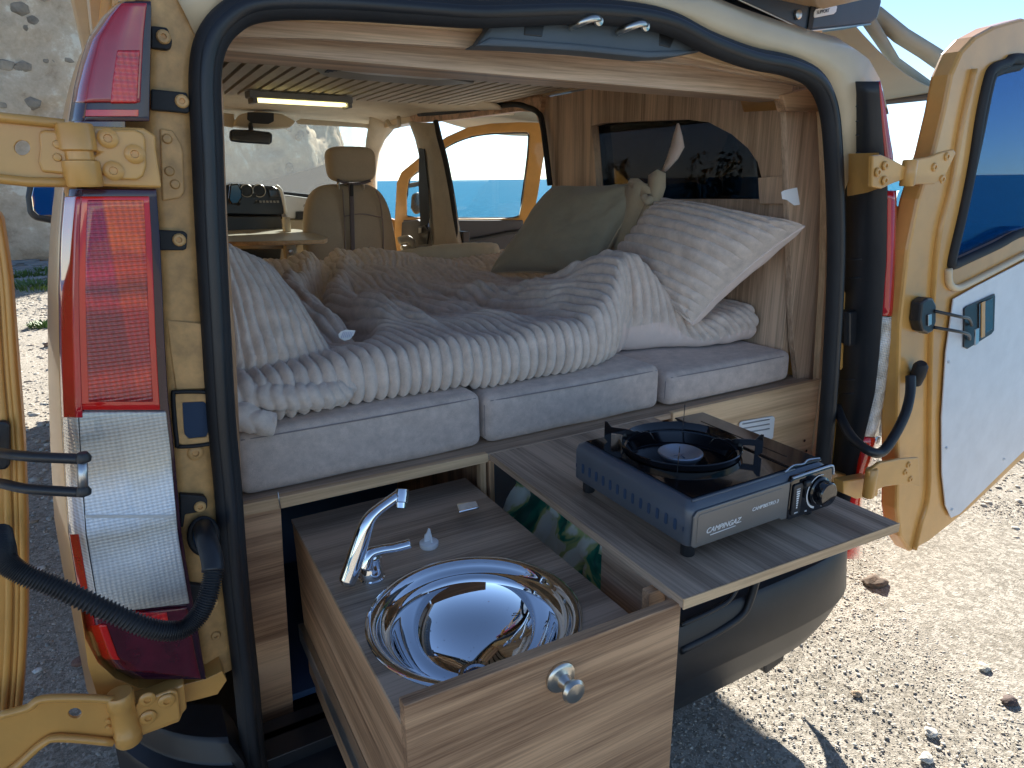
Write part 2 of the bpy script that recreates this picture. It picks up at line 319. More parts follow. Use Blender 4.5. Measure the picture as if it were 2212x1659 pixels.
def smoothpath(pts, n=8, closed=False):
    """Catmull-Rom through world points"""
    p = [np.asarray(q, float) for q in pts]; out = []
    m = len(p)
    rng = range(m if closed else m-1)
    for i in rng:
        if closed: a, b, c, d = p[i-1], p[i], p[(i+1) % m], p[(i+2) % m]
        else: a, b, c, d = p[max(i-1, 0)], p[i], p[i+1], p[min(i+2, m-1)]
        for k in range(n):
            t = k/n
            out.append(0.5*((2*b)+(-a+c)*t+(2*a-5*b+4*c-d)*t*t+(-a+3*b-3*c+d)*t**3))
    if not closed: out.append(p[-1])
    return np.array(out)
def tube(name, pts, r, mat, par=None, seg=12, closed=False, flat=1.0, nrm=None, rfun=None, **k):
    pts = np.asarray(pts, float); n = len(pts); vs = []
    T = np.gradient(pts, axis=0) if not closed else (np.roll(pts, -1, 0)-np.roll(pts, 1, 0))
    T /= np.linalg.norm(T, axis=1)[:, None]+1e-9
    ref = np.array(nrm if nrm is not None else (0.13, 0.31, 0.94)); a = ref - T[0]*(ref@T[0]); a /= np.linalg.norm(a)
    for i in range(n):
        a = a - T[i]*(a@T[i]); a /= np.linalg.norm(a); b = np.cross(T[i], a)
        rr = r if rfun is None else rfun(i/(n-1))
        for s in range(seg):
            th = 2*math.pi*s/seg; vs.append(pts[i] + rr*(math.cos(th)*a + flat*math.sin(th)*b))
    fs = [tuple(f) for f in grid_faces(seg, n, True)]
    if closed: fs += [((n-1)*seg+s, (n-1)*seg+(s+1) % seg, (s+1) % seg, s) for s in range(seg)]
    else: fs += [tuple(range(seg-1, -1, -1)), tuple(range((n-1)*seg, n*seg))]
    return mk(name, vs, fs, mat, par, smooth=True, **k)
def loft(name, rows, mat, par=None, close=False, smooth=True, **k):
    rows = [np.asarray(r_, float) for r_ in rows]; nu = len(rows[0])
    return mk(name, np.vstack(rows), grid_faces(nu, len(rows), close), mat, par, smooth=smooth, **k)
def lathe(name, prof, c, ax, mat, par=None, seg=32, caps=True, squash=1.0, **k):
    ax = V(ax).normalized(); q = V((0, 0, 1)).rotation_difference(ax); vs = []
    for r_, h in prof:
        for s in range(seg):
            th = 2*math.pi*s/seg; p = q @ V((r_*math.cos(th), r_*math.sin(th)*squash, h)); vs.append(np.array(c)+np.array(p))
    fs = [tuple(f) for f in grid_faces(seg, len(prof), True)]
    if caps: fs += [tuple(range(seg-1, -1, -1)), tuple(range((len(prof)-1)*seg, len(prof)*seg))]
    return mk(name, vs, fs, mat, par, smooth=False, **k) if k.pop('flatshade', False) else _auto(mk(name, vs, fs, mat, par, smooth=True, **k))
def _auto(o):
    md = o.modifiers.new('edges', 'EDGE_SPLIT'); md.split_angle = R(40); return o
def screw(par, c, ax=(0, -1, 0), r=0.011, mat=None, name='screw'):
    m = mat or M['paint_dusty']
    return lathe(name, [(r, 0), (r, .002), (r*.8, .004), (r*.42, .0042), (r*.35, .001), (0.0001, .001)], c, ax, m, par, seg=14, caps=False)
def text(name, body, size, o_, xdir, ydir, mat, par, ext=0.0003, shear=0.0):
    cu = bpy.data.curves.new(name, 'FONT'); cu.body = body; cu.size = size; cu.extrude = ext; cu.shear = shear; cu.materials.append(mat)
    ob = bpy.data.objects.new(name, cu); COL.objects.link(ob)
    x = V(xdir).normalized(); z = x.cross(V(ydir)).normalized(); y = z.cross(x)
    off = V(root_of(par).location)
    ob.matrix_local = Matrix.Translation(V(o_)-off) @ Matrix((x, y, z)).transposed().to_4x4()
    dg = bpy.context.evaluated_depsgraph_get(); me = bpy.data.meshes.new_from_object(ob.evaluated_get(dg)); me.name = name
    mo = bpy.data.objects.new(name, me); mo.matrix_local = ob.matrix_local.copy(); bpy.data.objects.remove(ob); COL.objects.link(mo)
    mo.parent = par
    return mo
# value noise on arrays
_tab = RNG.random((256, 256))
def vn(x, y):
    xi = np.floor(x).astype(int); yi = np.floor(y).astype(int); fx = x-xi; fy = y-yi
    fx = fx*fx*(3-2*fx); fy = fy*fy*(3-2*fy); g = lambda i, j: _tab[i % 256, j % 256]
    return (g(xi, yi)*(1-fx)+g(xi+1, yi)*fx)*(1-fy)+(g(xi, yi+1)*(1-fx)+g(xi+1, yi+1)*fx)*fy - 0.5
def fbm(x, y, o=4):
    s = 0; a = 1
    for i in range(o): s = s+a*vn(x*2**i+13.1*i, y*2**i+7.7*i); a *= 0.5
    return s
def sm(a, b, x): t = np.clip((x-a)/(b-a), 0, 1); return t*t*(3-2*t)

# ================================================================== SETTING
# ground sheet with a seaward edge
def edge_x(y):      # the land ends where it drops to the sea, right of the van
    return 5.0 + 0.12*y + 0.3*math.sin(y*0.7) + 0.15*math.sin(y*1.9)
gv, gf = [], []
ys = np.concatenate([np.linspace(-30, -2, 12), np.linspace(-1.5, 12, 55), np.linspace(13, 45, 18)])
for y in ys:
    ex = edge_x(y) if y < 30 else edge_x(30)-(y-30)*0.3
    xs = list(np.linspace(-45, -3, 10))+list(np.linspace(-2.5, ex, 40))+[ex+0.35, ex+0.8, ex+1.6, ex+3.0]
    for i, x in enumerate(xs):
        z = 0.018*float(noise.noise(V((x*0.9, y*0.9, 0)))) if -3 < x < 10 else 0
        if abs(x) < 2.2 and 0 < y < 6: z *= 0.4
        if i == len(xs)-5: z += 0.02
        if i >= len(xs)-4: z = [-0.15, -0.9, -3.0, -9.0][i-(len(xs)-4)] + 0.15*float(noise.noise(V((x*2, y*2, 5))))
        gv.append((x, y, z))
g = mk('ground', gv, grid_faces(54, len(ys)), M['gravel'], smooth=True); g['kind'] = 'structure'
tag(g, 'pale gravel ground around the van')
sea = mk('sea', [(-9000, -3000, -7), (16000, -3000, -7), (16000, 16000, -7), (-9000, 16000, -7)], [(0, 1, 2, 3)], M['sea']); sea['kind'] = 'structure'
tag(sea, 'blue sea reaching the horizon')
# pebbles ------------------------------------------------------------
def pebbles(name, n, xr, yr, smin, smax, label):
    ico = bmesh.new(); bmesh.ops.create_icosphere(ico, subdivisions=1, radius=1)
    bv = np.array([v.co[:] for v in ico.verts]); bf = np.array([[v.index for v in f.verts] for f in ico.faces]); ico.free()
    k = len(bv)
    px = RNG.uniform(*xr, n); py = RNG.uniform(*yr, n)
    sz = smin*(smax/smin)**(RNG.random(n)**4.5)
    jit = 1+RNG.uniform(-.28, .28, (n, k, 1)); an = RNG.uniform(0, 6.28, n); c, s = np.cos(an), np.sin(an)
    sc = np.stack([sz*RNG.uniform(.8, 1.5, n), sz*RNG.uniform(.7, 1.1, n), sz*RNG.uniform(.28, .52, n)], -1)
    v = bv[None]*jit*sc[:, None, :]
    x = v[..., 0]*c[:, None]-v[..., 1]*s[:, None]+px[:, None]; y = v[..., 0]*s[:, None]+v[..., 1]*c[:, None]+py[:, None]
    z = v[..., 2]+(sz*0.08)[:, None]
    vs = np.stack([x, y, z], -1).reshape(-1, 3); fs = (bf[None]+(np.arange(n)*k)[:, None, None]).reshape(-1, 3)
    g0 = 0.24+0.24*RNG.random(n)**.7; wr = RNG.uniform(-.03, .05, n)
    tone = np.stack([g0*1.03+wr, g0*0.96, g0*0.84-wr*0.7, np.ones(n)], -1).clip(0.04, 0.62)
    tone = np.repeat(tone, k, 0)
    o = bigmesh(name, vs, fs, M['pebble'], smooth=False, tone=tone); o['kind'] = 'stuff'; o['label'] = label; o['category'] = 'gravel'; return o
pebbles('gravel', 70000, (0.75, 3.6), (0.2, 3.2), 0.0018, 0.0062, 'loose sunlit gravel beside and behind the van')
pebbles('gravel', 15000, (-1.0, 0.75), (0.9, 3.6), 0.003, 0.010, 'shaded gravel left of the van')
pebbles('gravel', 9000, (-2.6, -0.1), (3.6, 13), 0.008, 0.03, 'sunlit gravel between the van and the tower')
pebbles('gravel', 9000, (3.2, 7.0), (1.0, 6.5), 0.006, 0.022, 'gravel toward the seaward edge')
def stone(x, y, r, label, tone, sq=0.6):
    bm = bmesh.new(); bmesh.ops.create_icosphere(bm, subdivisions=3, radius=1)
    for v in bm.verts:
        n_ = noise.noise(v.co*1.3+V((x*7, y*5, 1)))*0.45+noise.noise(v.co*3.5+V((y, x, 3)))*0.14
        v.co *= 1+n_; v.co = V((v.co.x*r*1.2, v.co.y*r, v.co.z*r*sq))
    vs = [np.array(v.co[:])+(x, y, r*sq*0.45) for v in bm.verts]; fs = [[q.index for q in f.verts] for f in bm.faces]; bm.free()
    o = mk('stone', vs, fs, plain('stone_surface', tone, 0.9, bump=0.4, bscale=120, vary=0.3, vscale=30), smooth=True, base=(x, y, 0))
    return tag(o, label, 'stone')
for (px, py, r, l, c) in [
    (1890, 1262, .036, 'dark fist sized stone on the sunlit gravel right of the bumper', (0.13, 0.09, 0.06)),
    (2180, 1518, .020, 'small dark pebble stone near the lower right picture edge', (0.10, 0.07, 0.06)),
    (2125, 1445, .017, 'flat pale pebble stone standing out on the gravel at lower right', (0.5, 0.46, 0.38)),
    (2010, 1585, .016, 'rounded white stone at the bottom of the sunlit gravel', (0.62, 0.58, 0.5)),
    (2000, 1640, .015, 'whitish stone lying beside the shadow edge at bottom', (0.62, 0.58, 0.5)),
    (1850, 1500, .013, 'tan stone in the gravel below the bumper corner', (0.4, 0.3, 0.2)),
    (84, 1232, .017, 'pale stone on the shaded gravel between left door and lamp', (0.62, 0.62, 0.6)),
    (82, 1450, .012, 'little white stone on the shaded gravel above the lower left hinge', (0.62, 0.62, 0.6)),
    (178, 1432, .024, 'reddish brown stone on the shaded gravel beside the lamp base', (0.22, 0.12, 0.09)),
    (116, 748, .06, 'brown stone lying on the sunlit gravel in front of the tower', (0.16, 0.10, 0.07))]:
    p = PZ(px, py, 0); stone(p[0], p[1], r, l, c)
# tower ----------------------------------------------------------------
taz = R(-5.5); td = 27.0; tc = np.array([td*math.sin(taz), td*math.cos(taz), 0])
tower = thing('stone_tower', 'round weathered rubble stone tower with flaking render behind the van', 'tower', tuple(tc))
nth, nz_ = 260, 120
th = np.linspace(0, 2*math.pi, nth, endpoint=False); zz = np.linspace(-0.5, 13.5, nz_)
TH, ZZ = np.meshgrid(th, zz)
rr = 10.2 - 0.085*ZZ - 0.9*sm(2.5, 0, ZZ)*0 + 0.35*fbm(TH*9, ZZ*0.7, 5) + 0.12*fbm(TH*40, ZZ*3.2, 3)
rr -= 0.22*sm(0.16, 0.30, fbm(TH*7+40, ZZ*0.9+3, 3))
tv = np.stack([tc[0]+rr*np.cos(TH), tc[1]+rr*np.sin(TH), ZZ], -1).reshape(-1, 3)
bigmesh('wall', tv, grid_faces(nth, nz_, True), M['rock'], tower)
# rubble stones bedded in the wall: the ones that face the van
cnt = 0; rv, rf = [], []
ico = bmesh.new(); bmesh.ops.create_icosphere(ico, subdivisions=1, radius=1)
ibv = np.array([v.co[:] for v in ico.verts]); ibf = [[v.index for v in f.verts] for f in ico.faces]; ico.free()
for i in range(900):
    a = RNG.uniform(R(200), R(345)); z = RNG.uniform(0.1, 8); r_ = 10.18-0.085*z+0.35*float(fbm(np.array([a*9]), np.array([z*0.7]), 5)[0])
    if float(vn(np.array([a*11+3]), np.array([z*1.1]))[0]) < 0.03: continue
    s = RNG.uniform(.05, .15); b0 = len(rv)
    for q in ibv*(1+RNG.uniform(-.2, .2, (len(ibv), 1))):
        rv.append((tc[0]+(r_+q[1]*s*.6)*math.cos(a+q[0]*s*1.4/r_), tc[1]+(r_+q[1]*s*.6)*math.sin(a+q[0]*s*1.4/r_), z+q[2]*s))
    rf += [[b0+k for k in f] for f in ibf]
rs = mk('rubble_stone', rv, rf, plain('rubble', (0.30, 0.24, 0.18), 0.95, vary=0.5, vscale=2.5, bump=.4, bscale=8), tower); rs['kind'] = 'stuff'
# flagstones at the tower foot with weeds between
pave = mk('pavement', [(-6, 13.2, 0.02), (1.0, 12.6, 0.02), (1.5, 17.8, 0.02), (-6, 17.8, 0.02), (-6, 13.2, -.2), (1.0, 12.6, -.2), (1.5, 17.8, -.2), (-6, 17.8, -.2)],
          [(0, 1, 2, 3), (0, 4, 5, 1), (1, 5, 6, 2), (0, 3, 7, 4)], M['gravel']); tag(pave, 'broken grey paving at the foot of the tower', kind='structure')
for iy in range(7):
    for ix in range(7):
        x0 = -2.9+ix*.62+RNG.uniform(-.08, .08)+(iy % 2)*.3; y0 = 13.1+iy*.62
        k = 6; pts = []
        for q in range(k):
            a = q*2*math.pi/k+RNG.uniform(-.25, .25); rr_ = RNG.uniform(.25, .33)
            pts.append((x0+rr_*math.cos(a)*1.05, y0+rr_*math.sin(a), 0.022+RNG.uniform(-.003, .003)))
        slab('slab', pts, (0, 0, RNG.uniform(.02, .05)), M['flag'], pave, bevel=.01)
def weed(c, n, h, spread, name, label, cat, mat, group=None, upright=0.5, lw=0.012):
    vs, fs = [], []
    for i in range(n):
        a = RNG.uniform(0, 6.28); r_ = spread*math.sqrt(RNG.random()); bx, by = c[0]+r_*math.cos(a), c[1]+r_*math.sin(a)
        d = V((math.cos(a)*RNG.uniform(.1, 1), math.sin(a)*RNG.uniform(.1, 1), upright+RNG.random())).normalized(); L = h*RNG.uniform(.4, 1)
        s = V((-d.y, d.x, 0)).normalized()*lw*RNG.uniform(.6, 1.5); p = V((bx, by, c[2])); b0 = len(vs)
        mid = p+d*L*.55; tip = p+d*L+V((d.x, d.y, -.3))*L*.25
        vs += [p-s*.4, p+s*.4, mid+s, mid-s, tip]; fs += [(b0, b0+1, b0+2, b0+3), (b0+3, b0+2, b0+4)]
    o = mk(name, [tuple(v) for v in vs], fs, mat, base=c); tag(o, label, cat, group); return o
for k, (px, py, n, h, sp, l) in enumerate([(55, 600, 220, .16, .35, 'weeds growing in the middle of the broken paving'), (75, 622, 260, .15, .5, 'weeds along the near edge of the broken paving'),
        (100, 585, 120, .12, .3, 'weeds by the far joint of the broken paving near the wing mirror'), (100, 706, 160, .10, .16, 'single bright weed on the sunlit gravel left of the van')]):
    p = PZ(px, py, .02 if k < 3 else 0); weed((p[0], p[1], p[2]), n, h, sp, 'weed', l, 'weed', M['leaf'])
p = PZ(1938, 880, 0)
for k in range(3):
    weed((p[0]+.2*k, p[1]+.35*k-.3, 0), 700, .24, .38, 'grass_tuft', ['bright green grass tuft between right lamp and right door, nearest the van', 'green grass tuft between right lamp and right door, middle one', 'green grass tuft between right lamp and right door, nearest the sea'][k], 'grass', M['leaf'], upright=.8, lw=.006)
def shrub(px, py, dist, h, wd, label):
    d = ray(px, py); az = math.atan2(d[0], d[1]); c = (dist*math.sin(az), dist*math.cos(az), 0)
    root = thing('shrub', label, 'shrub', c); vs, fs = [], []
    for i in range(1500):
        a = RNG.uniform(0, 6.28); t = RNG.random()**.6; r_ = wd*math.sqrt(RNG.random())*(1-.5*t); p = V((c[0]+r_*math.cos(a), c[1]+r_*math.sin(a), h*t*(1+.25*math.sin(a*3))))
        s = V(RNG.normal(size=3)).normalized()*.04; q = V(RNG.normal(size=3)).normalized()*.022; b0 = len(vs); vs += [p-s, p+q, p+s, p-q]; fs.append((b0, b0+1, b0+2, b0+3))
    mk('crown', [tuple(v) for v in vs], fs, M['dryleaf'], root)
    for i in range(7):
        a = i*.9; tube('branch', smoothpath([(c[0], c[1], 0), (c[0]+.1*math.cos(a), c[1]+.1*math.sin(a), h*.4), (c[0]+wd*.5*math.cos(a), c[1]+wd*.5*math.sin(a), h*.85)], 4), .008, M['dryleaf'], root, seg=5)
shrub(1545, 400, 7.6, 1.42, .55, 'dark bushy shrub on the seaward edge seen through the arched side window')
shrub(1335, 400, 9.0, 1.40, .3, 'thin stalky shrub on the seaward edge at the left of the arched side window')

# ================================================================== VAN
van = thing('camper_van', 'sand coloured camper van with both rear doors swung open and fitted interior', 'van', (0.83, 3.5, 0))
YR = 1.10
DZ = np.array([0, 0, 1.])
# --- seal round the rear opening
seal_px = [(560, 1700), (530, 1450), (508, 1250), (492, 1050), (478, 900), (466, 700), (455, 500), (447, 300), (443, 170), (455, 95), (490, 45), (545, 15), (640, 8), (760, 12),
           (900, 22), (1020, 30), (1106, 28), (1250, 24), (1370, 33), (1450, 52), (1530, 92), (1620, 125), (1700, 142), (1757, 170), (1787, 225), (1799, 320), (1806, 500), (1803, 640), (1792, 830), (1782, 950), (1772, 1060), (1764, 1120)]
sp = [PY(x, y, YR-.005) for x, y in seal_px]
sp.append(np.array([1.62, YR, .60])); sp.insert(0, np.array([.11, YR, .18]))
sp = smoothpath(sp, 6)
tube('door_seal', sp, .021, M['rubber'], van, seg=14, flat=1.0, nrm=(0, 1, 0))
tube('seal_lip', [p+np.array([0, -.012, 0])+ (np.array([.83, YR, 1.15])-p)*0.0 for p in sp], .012, M['plastic'], van, seg=8)
# --- left pillar: sheet between the lamp and the seal
def interp(tab, y):
    ys_ = [t[0] for t in tab]; return [float(np.interp(y, ys_, [t[k] for t in tab])) for k in range(1, len(tab[0]))]
#        y    outer  inner
LT = [(0, 261, 326), (7, 250, 327), (34, 224, 327), (82, 190, 326), (138, 172, 325), (187, 160, 324), (231, 153, 323), (262, 148, 323), (300, 142, 327), (407, 138, 338), (500, 130, 345), (619, 126, 351), (718, 127, 355), (867, 131, 364), (979, 136, 377), (1150, 147, 392), (1264, 166, 411), (1350, 183, 426), (1413, 209, 436), (1446, 239, 442), (1469, 284, 446)]
rows = []
for y in list(range(-60, 1500, 40)):
    o_, i_ = interp(LT, min(max(y, 0), 1469)); sx = float(np.interp(y, [-60, 45, 95, 170, 700, 1050, 1250, 1500], [560, 490, 452, 438, 455, 480, 497, 528]))
    a = PY(i_+4, y, YR-.012); m1 = PY(i_+26, y, YR+.002); m2 = PY(i_+(sx-i_)*.6, y, YR+.004); b = PY(sx+8, y, YR+.012)
    z = m1[2]
    eo = PY(o_+22, y, YR+.03)[0]; L_ = [(eo, 1.35), (eo, YR+.03), (a[0]-.012, YR+.02), (a[0], YR-.002), (m1[0], m1[1]), (m2[0], m2[1]), (b[0], b[1]), (b[0]+.004, 1.27)]
    rows.append([(x_, y_, z) for x_, y_ in L_])
loft('rear_pillar', rows, M['paint_dusty'], van, label='dusty sand coloured pillar between left tail lamp and rubber seal')
# cream outer corner of the body beside and above the left lamp
rows = []
for y in list(range(-70, 1560, 35)):
    yy = min(max(y, 0), 1469); o_, _ = interp(LT, yy)
    if y > 1300: o_ = np.interp(y, [1300, 1413, 1560], [176, 196, 225])
    a = PY(o_-14, y, 1.20); b = PY(o_+4, y, 1.09); c = PY(o_+30, y, 1.10)
    z = b[2]; rows.append([(a[0]-.01, 1.5, z), (a[0]-.006, 1.25, z), (a[0], 1.16, z), (b[0]-.004, 1.10, z), (b[0]+.004, 1.075, z), (c[0], 1.085, z)])
loft('rear_corner', rows, M['paint'], van)
# lower yellow rim under the left lamp
slab('lamp_surround', [PY(x, y, 1.06) for x, y in [(172, 1300), (185, 1380), (212, 1432), (250, 1466), (300, 1486), (380, 1484), (446, 1466), (480, 1450), (490, 1470), (470, 1500), (425, 1512), (300, 1540), (240, 1545), (215, 1520), (190, 1440)]], (0, .06, 0), M['paint'], van, bevel=.006)
# --- tail lamps (thing > lamp > lens)
def lamp_surface(tab, yb, mirror=False):
    def f(u, y):     # u 0 inner .. 1 outer silhouette
        o_, i_ = interp(tab, y); px = i_+(o_-i_)*u
        dep = yb + .012*(2*u-1)**2*0 + .004*abs(2*u-1) + (.045*max(0, u-.86)/.14 if u > .86 else 0)
        return PY(px, y, dep)
    return f
lf = lamp_surface(LT, 1.045)
def zonelens(name, stops_l, stops_r, ya, yb, ribs_x, ribs_z, ucut=.42, depth=.5, rib=.25, blot=.35):
    """moulded lens: opaque, reflector glow painted into its colour by height and side"""
    m, t, b = newmat(name); L = t.links
    za = lf(.4, ya)[2]; zb = lf(.4, yb)[2]; xm0 = lf(ucut, ya)[0]-.83; xm1 = lf(ucut, yb)[0]-.83
    tc = N(t, 'ShaderNodeTexCoord'); sp_ = N(t, 'ShaderNodeSeparateXYZ'); L.new(tc.outputs['Object'], sp_.inputs[0])
    mz_ = N(t, 'ShaderNodeMapRange'); setin(mz_, {'From Min': zb, 'From Max': za}); L.new(sp_.outputs['Z'], mz_.inputs['Value'])
    nz = N(t, 'ShaderNodeTexNoise'); setin(nz, {'Scale': 34, 'Detail': 2}); mp = mapping(t, (1.3, 1, .9)); L.new(mp.outputs[0], nz.inputs[0])
    ad = N(t, 'ShaderNodeMath', operation='MULTIPLY_ADD'); ad.inputs[1].default_value = blot; L.new(nz.outputs[0], ad.inputs[0]); L.new(mz_.outputs[0], ad.inputs[2])
    sb = N(t, 'ShaderNodeMath', operation='SUBTRACT'); sb.inputs[1].default_value = blot*.5; L.new(ad.outputs[0], sb.inputs[0])
    rl_, rr_ = ramp(t, stops_l), ramp(t, stops_r); L.new(sb.outputs[0], rl_.inputs[0]); L.new(sb.outputs[0], rr_.inputs[0])
    cx_ = N(t, 'ShaderNodeMapRange'); setin(cx_, {'From Min': (xm0+xm1)/2-.002, 'From Max': (xm0+xm1)/2+.002}); L.new(sp_.outputs['X'], cx_.inputs['Value'])
    mx = N(t, 'ShaderNodeMix', data_type='RGBA'); L.new(cx_.outputs[0], mx.inputs[0]); L.new(rl_.outputs[0], mx.inputs[6]); L.new(rr_.outputs[0], mx.inputs[7])
    def rib_(ax_, f):
        q = N(t, 'ShaderNodeMath', operation='MULTIPLY'); q.inputs[1].default_value = f; L.new(sp_.outputs[ax_], q.inputs[0])
        s_ = N(t, 'ShaderNodeMath', operation='SINE'); L.new(q.outputs[0], s_.inputs[0]); return s_
    ra, rb = rib_('X', ribs_x), rib_('Z', ribs_z)
    rs_ = N(t, 'ShaderNodeMath', operation='ADD'); L.new(ra.outputs[0], rs_.inputs[0]); L.new(rb.outputs[0], rs_.inputs[1])
    k_ = N(t, 'ShaderNodeMath', operation='MULTIPLY_ADD'); k_.inputs[1].default_value = rib*.5; k_.inputs[2].default_value = 1-rib*.5; L.new(rs_.outputs[0], k_.inputs[0])  # rib shading painted in: valleys darken the lens colour
    vm = N(t, 'ShaderNodeVectorMath', operation='SCALE'); L.new(mx.outputs[2], vm.inputs[0]); L.new(k_.outputs[0], vm.inputs['Scale']); L.new(vm.outputs[0], b.inputs['Base Color'])
    bp = N(t, 'ShaderNodeBump'); setin(bp, {'Strength': depth, 'Distance': 0.0015}); L.new(rs_.outputs[0], bp.inputs['Height']); L.new(bp.outputs[0], b.inputs['Normal'])
    setin(b, {'Roughness': .12, 'Specular IOR Level': .8, 'Coat Weight': 1.0, 'Coat Roughness': .03}); return m
M['redglow'] = zonelens('red_moulded_lens', [(0, (.30, .006, .01)), (.12, (.70, .03, .01)), (.2, (.34, .008, .01)), (.45, (.30, .006, .015)), (.52, (.72, .02, .03)), (.58, (.22, .004, .03)), (.66, (.80, .015, .06)), (.74, (.42, .006, .04)), (1, (.46, .006, .05))],
    [(0, (.34, .006, .01)), (.12, (.85, .05, .01)), (.2, (.45, .01, .01)), (.45, (.55, .012, .01)), (.52, (.90, .06, .01)), (.58, (.35, .02, .01)), (.66, (.92, .05, .01)), (.74, (.62, .03, .01)), (.78, (1.0, .10, .01)), (1, (.95, .13, .015))], 432, 866, 900, 1150, depth=.35, rib=.22, blot=.08)
M['clearglow'] = zonelens('clear_moulded_lens', [(0, (.50, .47, .42)), (.25, (.85, .85, .86)), (.4, (.55, .50, .44)), (.48, (.80, .86, .96)), (.62, (.95, .96, 1.0)), (.74, (.72, .62, .50)), (.9, (.50, .45, .38)), (1, (.62, .58, .50))],
    [(0, (.45, .43, .40)), (.25, (.78, .79, .82)), (.4, (.60, .56, .50)), (.48, (.88, .92, 1.0)), (.6, (.98, .98, 1.0)), (.72, (.80, .70, .56)), (.9, (.56, .50, .42)), (1, (.66, .62, .54))], 888, 1300, 1000, 1250, depth=.3, rib=.15, blot=.07)
M['clearrib'] = plain('lens_rib_clear', (.62, .60, .58), .15, coat=.6)
def lens(name, u0, u1, y0, y1, mat, par, off=0.0, nu=10, nv=24, y0b=None, y1b=None):
    rows = []
    for j in range(nv+1):
        r_ = []
        for i in range(nu+1):
            u = u0+(u1-u0)*i/nu; ta = y0+((y0b-y0)*i/nu if y0b else 0); tb = y1+((y1b-y1)*i/nu if y1b else 0)
            p = lf(u, ta+(tb-ta)*j/nv); p = p+np.array([0, -off, 0]); r_.append(p)
        rows.append(r_)
    # rim depth so that each lens is a solid pane
    n, m = nv+1, nu+1; top = np.array(rows).reshape(-1, 3); bot = top+np.array([0, .012+off, 0])
    fs = [tuple(q) for q in grid_faces(m, n)]; K = n*m; fs += [tuple(x+K for x in q[::-1]) for q in grid_faces(m, n)]
    bd = [j*m for j in range(n)]+[(n-1)*m+i for i in range(1, m)]+[j*m+m-1 for j in range(n-2, -1, -1)]+[i for i in range(m-2, 0, -1)]
    fs += [(bd[i], bd[(i+1) % len(bd)], bd[(i+1) % len(bd)]+K, bd[i]+K) for i in range(len(bd))]
    return mk(name, np.vstack([top, bot]), fs, mat, par, smooth=True, bevel=.0015)
uplamp = lens('tail_lamp', 0, 1, 2, 262, M['gasket'], van, 0); uplamp['label'] = 'upper half of the left tail lamp, smooth red, tapering upward'
lens('red_lens', .12, .985, 8, 222, M['reddeep'], uplamp, .006); lens('reflex_lens', .16, .50, 110, 224, M['red'], uplamp, .0075)
lens('lower_band', .14, .80, 238, 252, M['redrim'], uplamp, .007); lens('lower_edge', .30, .97, 262, 284, M['darkred'], uplamp, .002)
lolamp = lens('tail_lamp', 0, 1, 408, 1468, M['gasket'], van, 0, nv=60); lolamp['label'] = 'lower half of the left tail lamp with red, clear and dark red sections'
lens('red_lens', .085, .93, 424, 884, M['redrim'], lolamp, .005, nv=30)
lens('prism_lens', .145, .74, 432, 866, M['redglow'], lolamp, .0065, nv=30)
lens('side_lens', .80, .99, 424, 900, M['reddeep'], lolamp, .0068)
lens('clear_lens', .035, .985, 888, 1300, M['clearglow'], lolamp, .006, nu=14, y0b=888, y1b=1326)
lens('lens_bar', .06, .84, 1108, 1114, M['clearrib'], lolamp, .0075); lens('lens_bar', .835, .845, 900, 1300, M['plastic'], lolamp, .0066)
lens('side_strip', .905, .99, 1150, 1360, M['reddeep'], lolamp, .007)
lens('fog_lens', .06, .97, 1308, 1462, M['darkred'], lolamp, .006, y0b=1332, y1b=1440)
lens('fog_reflector', .25, .55, 1318, 1352, M['red'], lolamp, .0072); lens('side_glow', .80, .96, 1345, 1420, M['redrim'], lolamp, .0072)
# rubber tabs and bolts beside the lamp
def tab(pts, bolt, par=van):
    t_ = slab('lamp_bracket', [PY(x, y, 1.088) for x, y in pts], (0, .012, 0), M['rubber'], par, bevel=.002)
    screw(t_, PY(bolt[0], bolt[1], 1.088), r=.009); return t_
tab([(326, 55), (352, 58), (362, 60), (372, 88), (370, 103), (362, 108), (326, 103)], (353, 80))
tab([(326, 192), (404, 200), (410, 242), (404, 244), (326, 237)], (393, 219))
tab([(342, 497), (398, 500), (405, 506), (403, 538), (396, 541), (345, 541)], (387, 518))
tab([(388, 1068), (440, 1072), (448, 1080), (448, 1098), (438, 1106), (400, 1112), (396, 1140), (390, 1140)], (432, 1094))
tab([(408, 1262), (466, 1270), (472, 1300), (450, 1318), (425, 1330), (412, 1300)], (459, 1302))
for (x, y, r_) in [(411, 828, .012), (422, 978, .012), (466, 1372, .008), (474, 1460, .008)]: screw(van, PY(x, y, YR+.003), r=r_)
# pressed rib panel on the pillar
slab('pillar_plate', [PY(x, y, YR) for x, y in [(345, 278), (372, 282), (390, 310), (395, 330), (398, 415), (388, 428), (350, 434)]], (0, -.004, 0), M['paint_dusty'], van, bevel=.003)
for (x, y) in [(361, 300), (366, 370), (378, 398)]: lathe('dimple', [(.007, 0), (.005, .003), (.0001, .0035)], PY(x, y, YR-.004), (0, -1, 0), M['paint_dusty'], van, seg=12, caps=False)
slab('pillar_step', [PY(x, y, YR+.001) for x, y in [(360, 690), (448, 700), (455, 800), (452, 838), (380, 842), (368, 760)]], (0, -.003, 0), M['paint_dusty'], van, bevel=.0025)
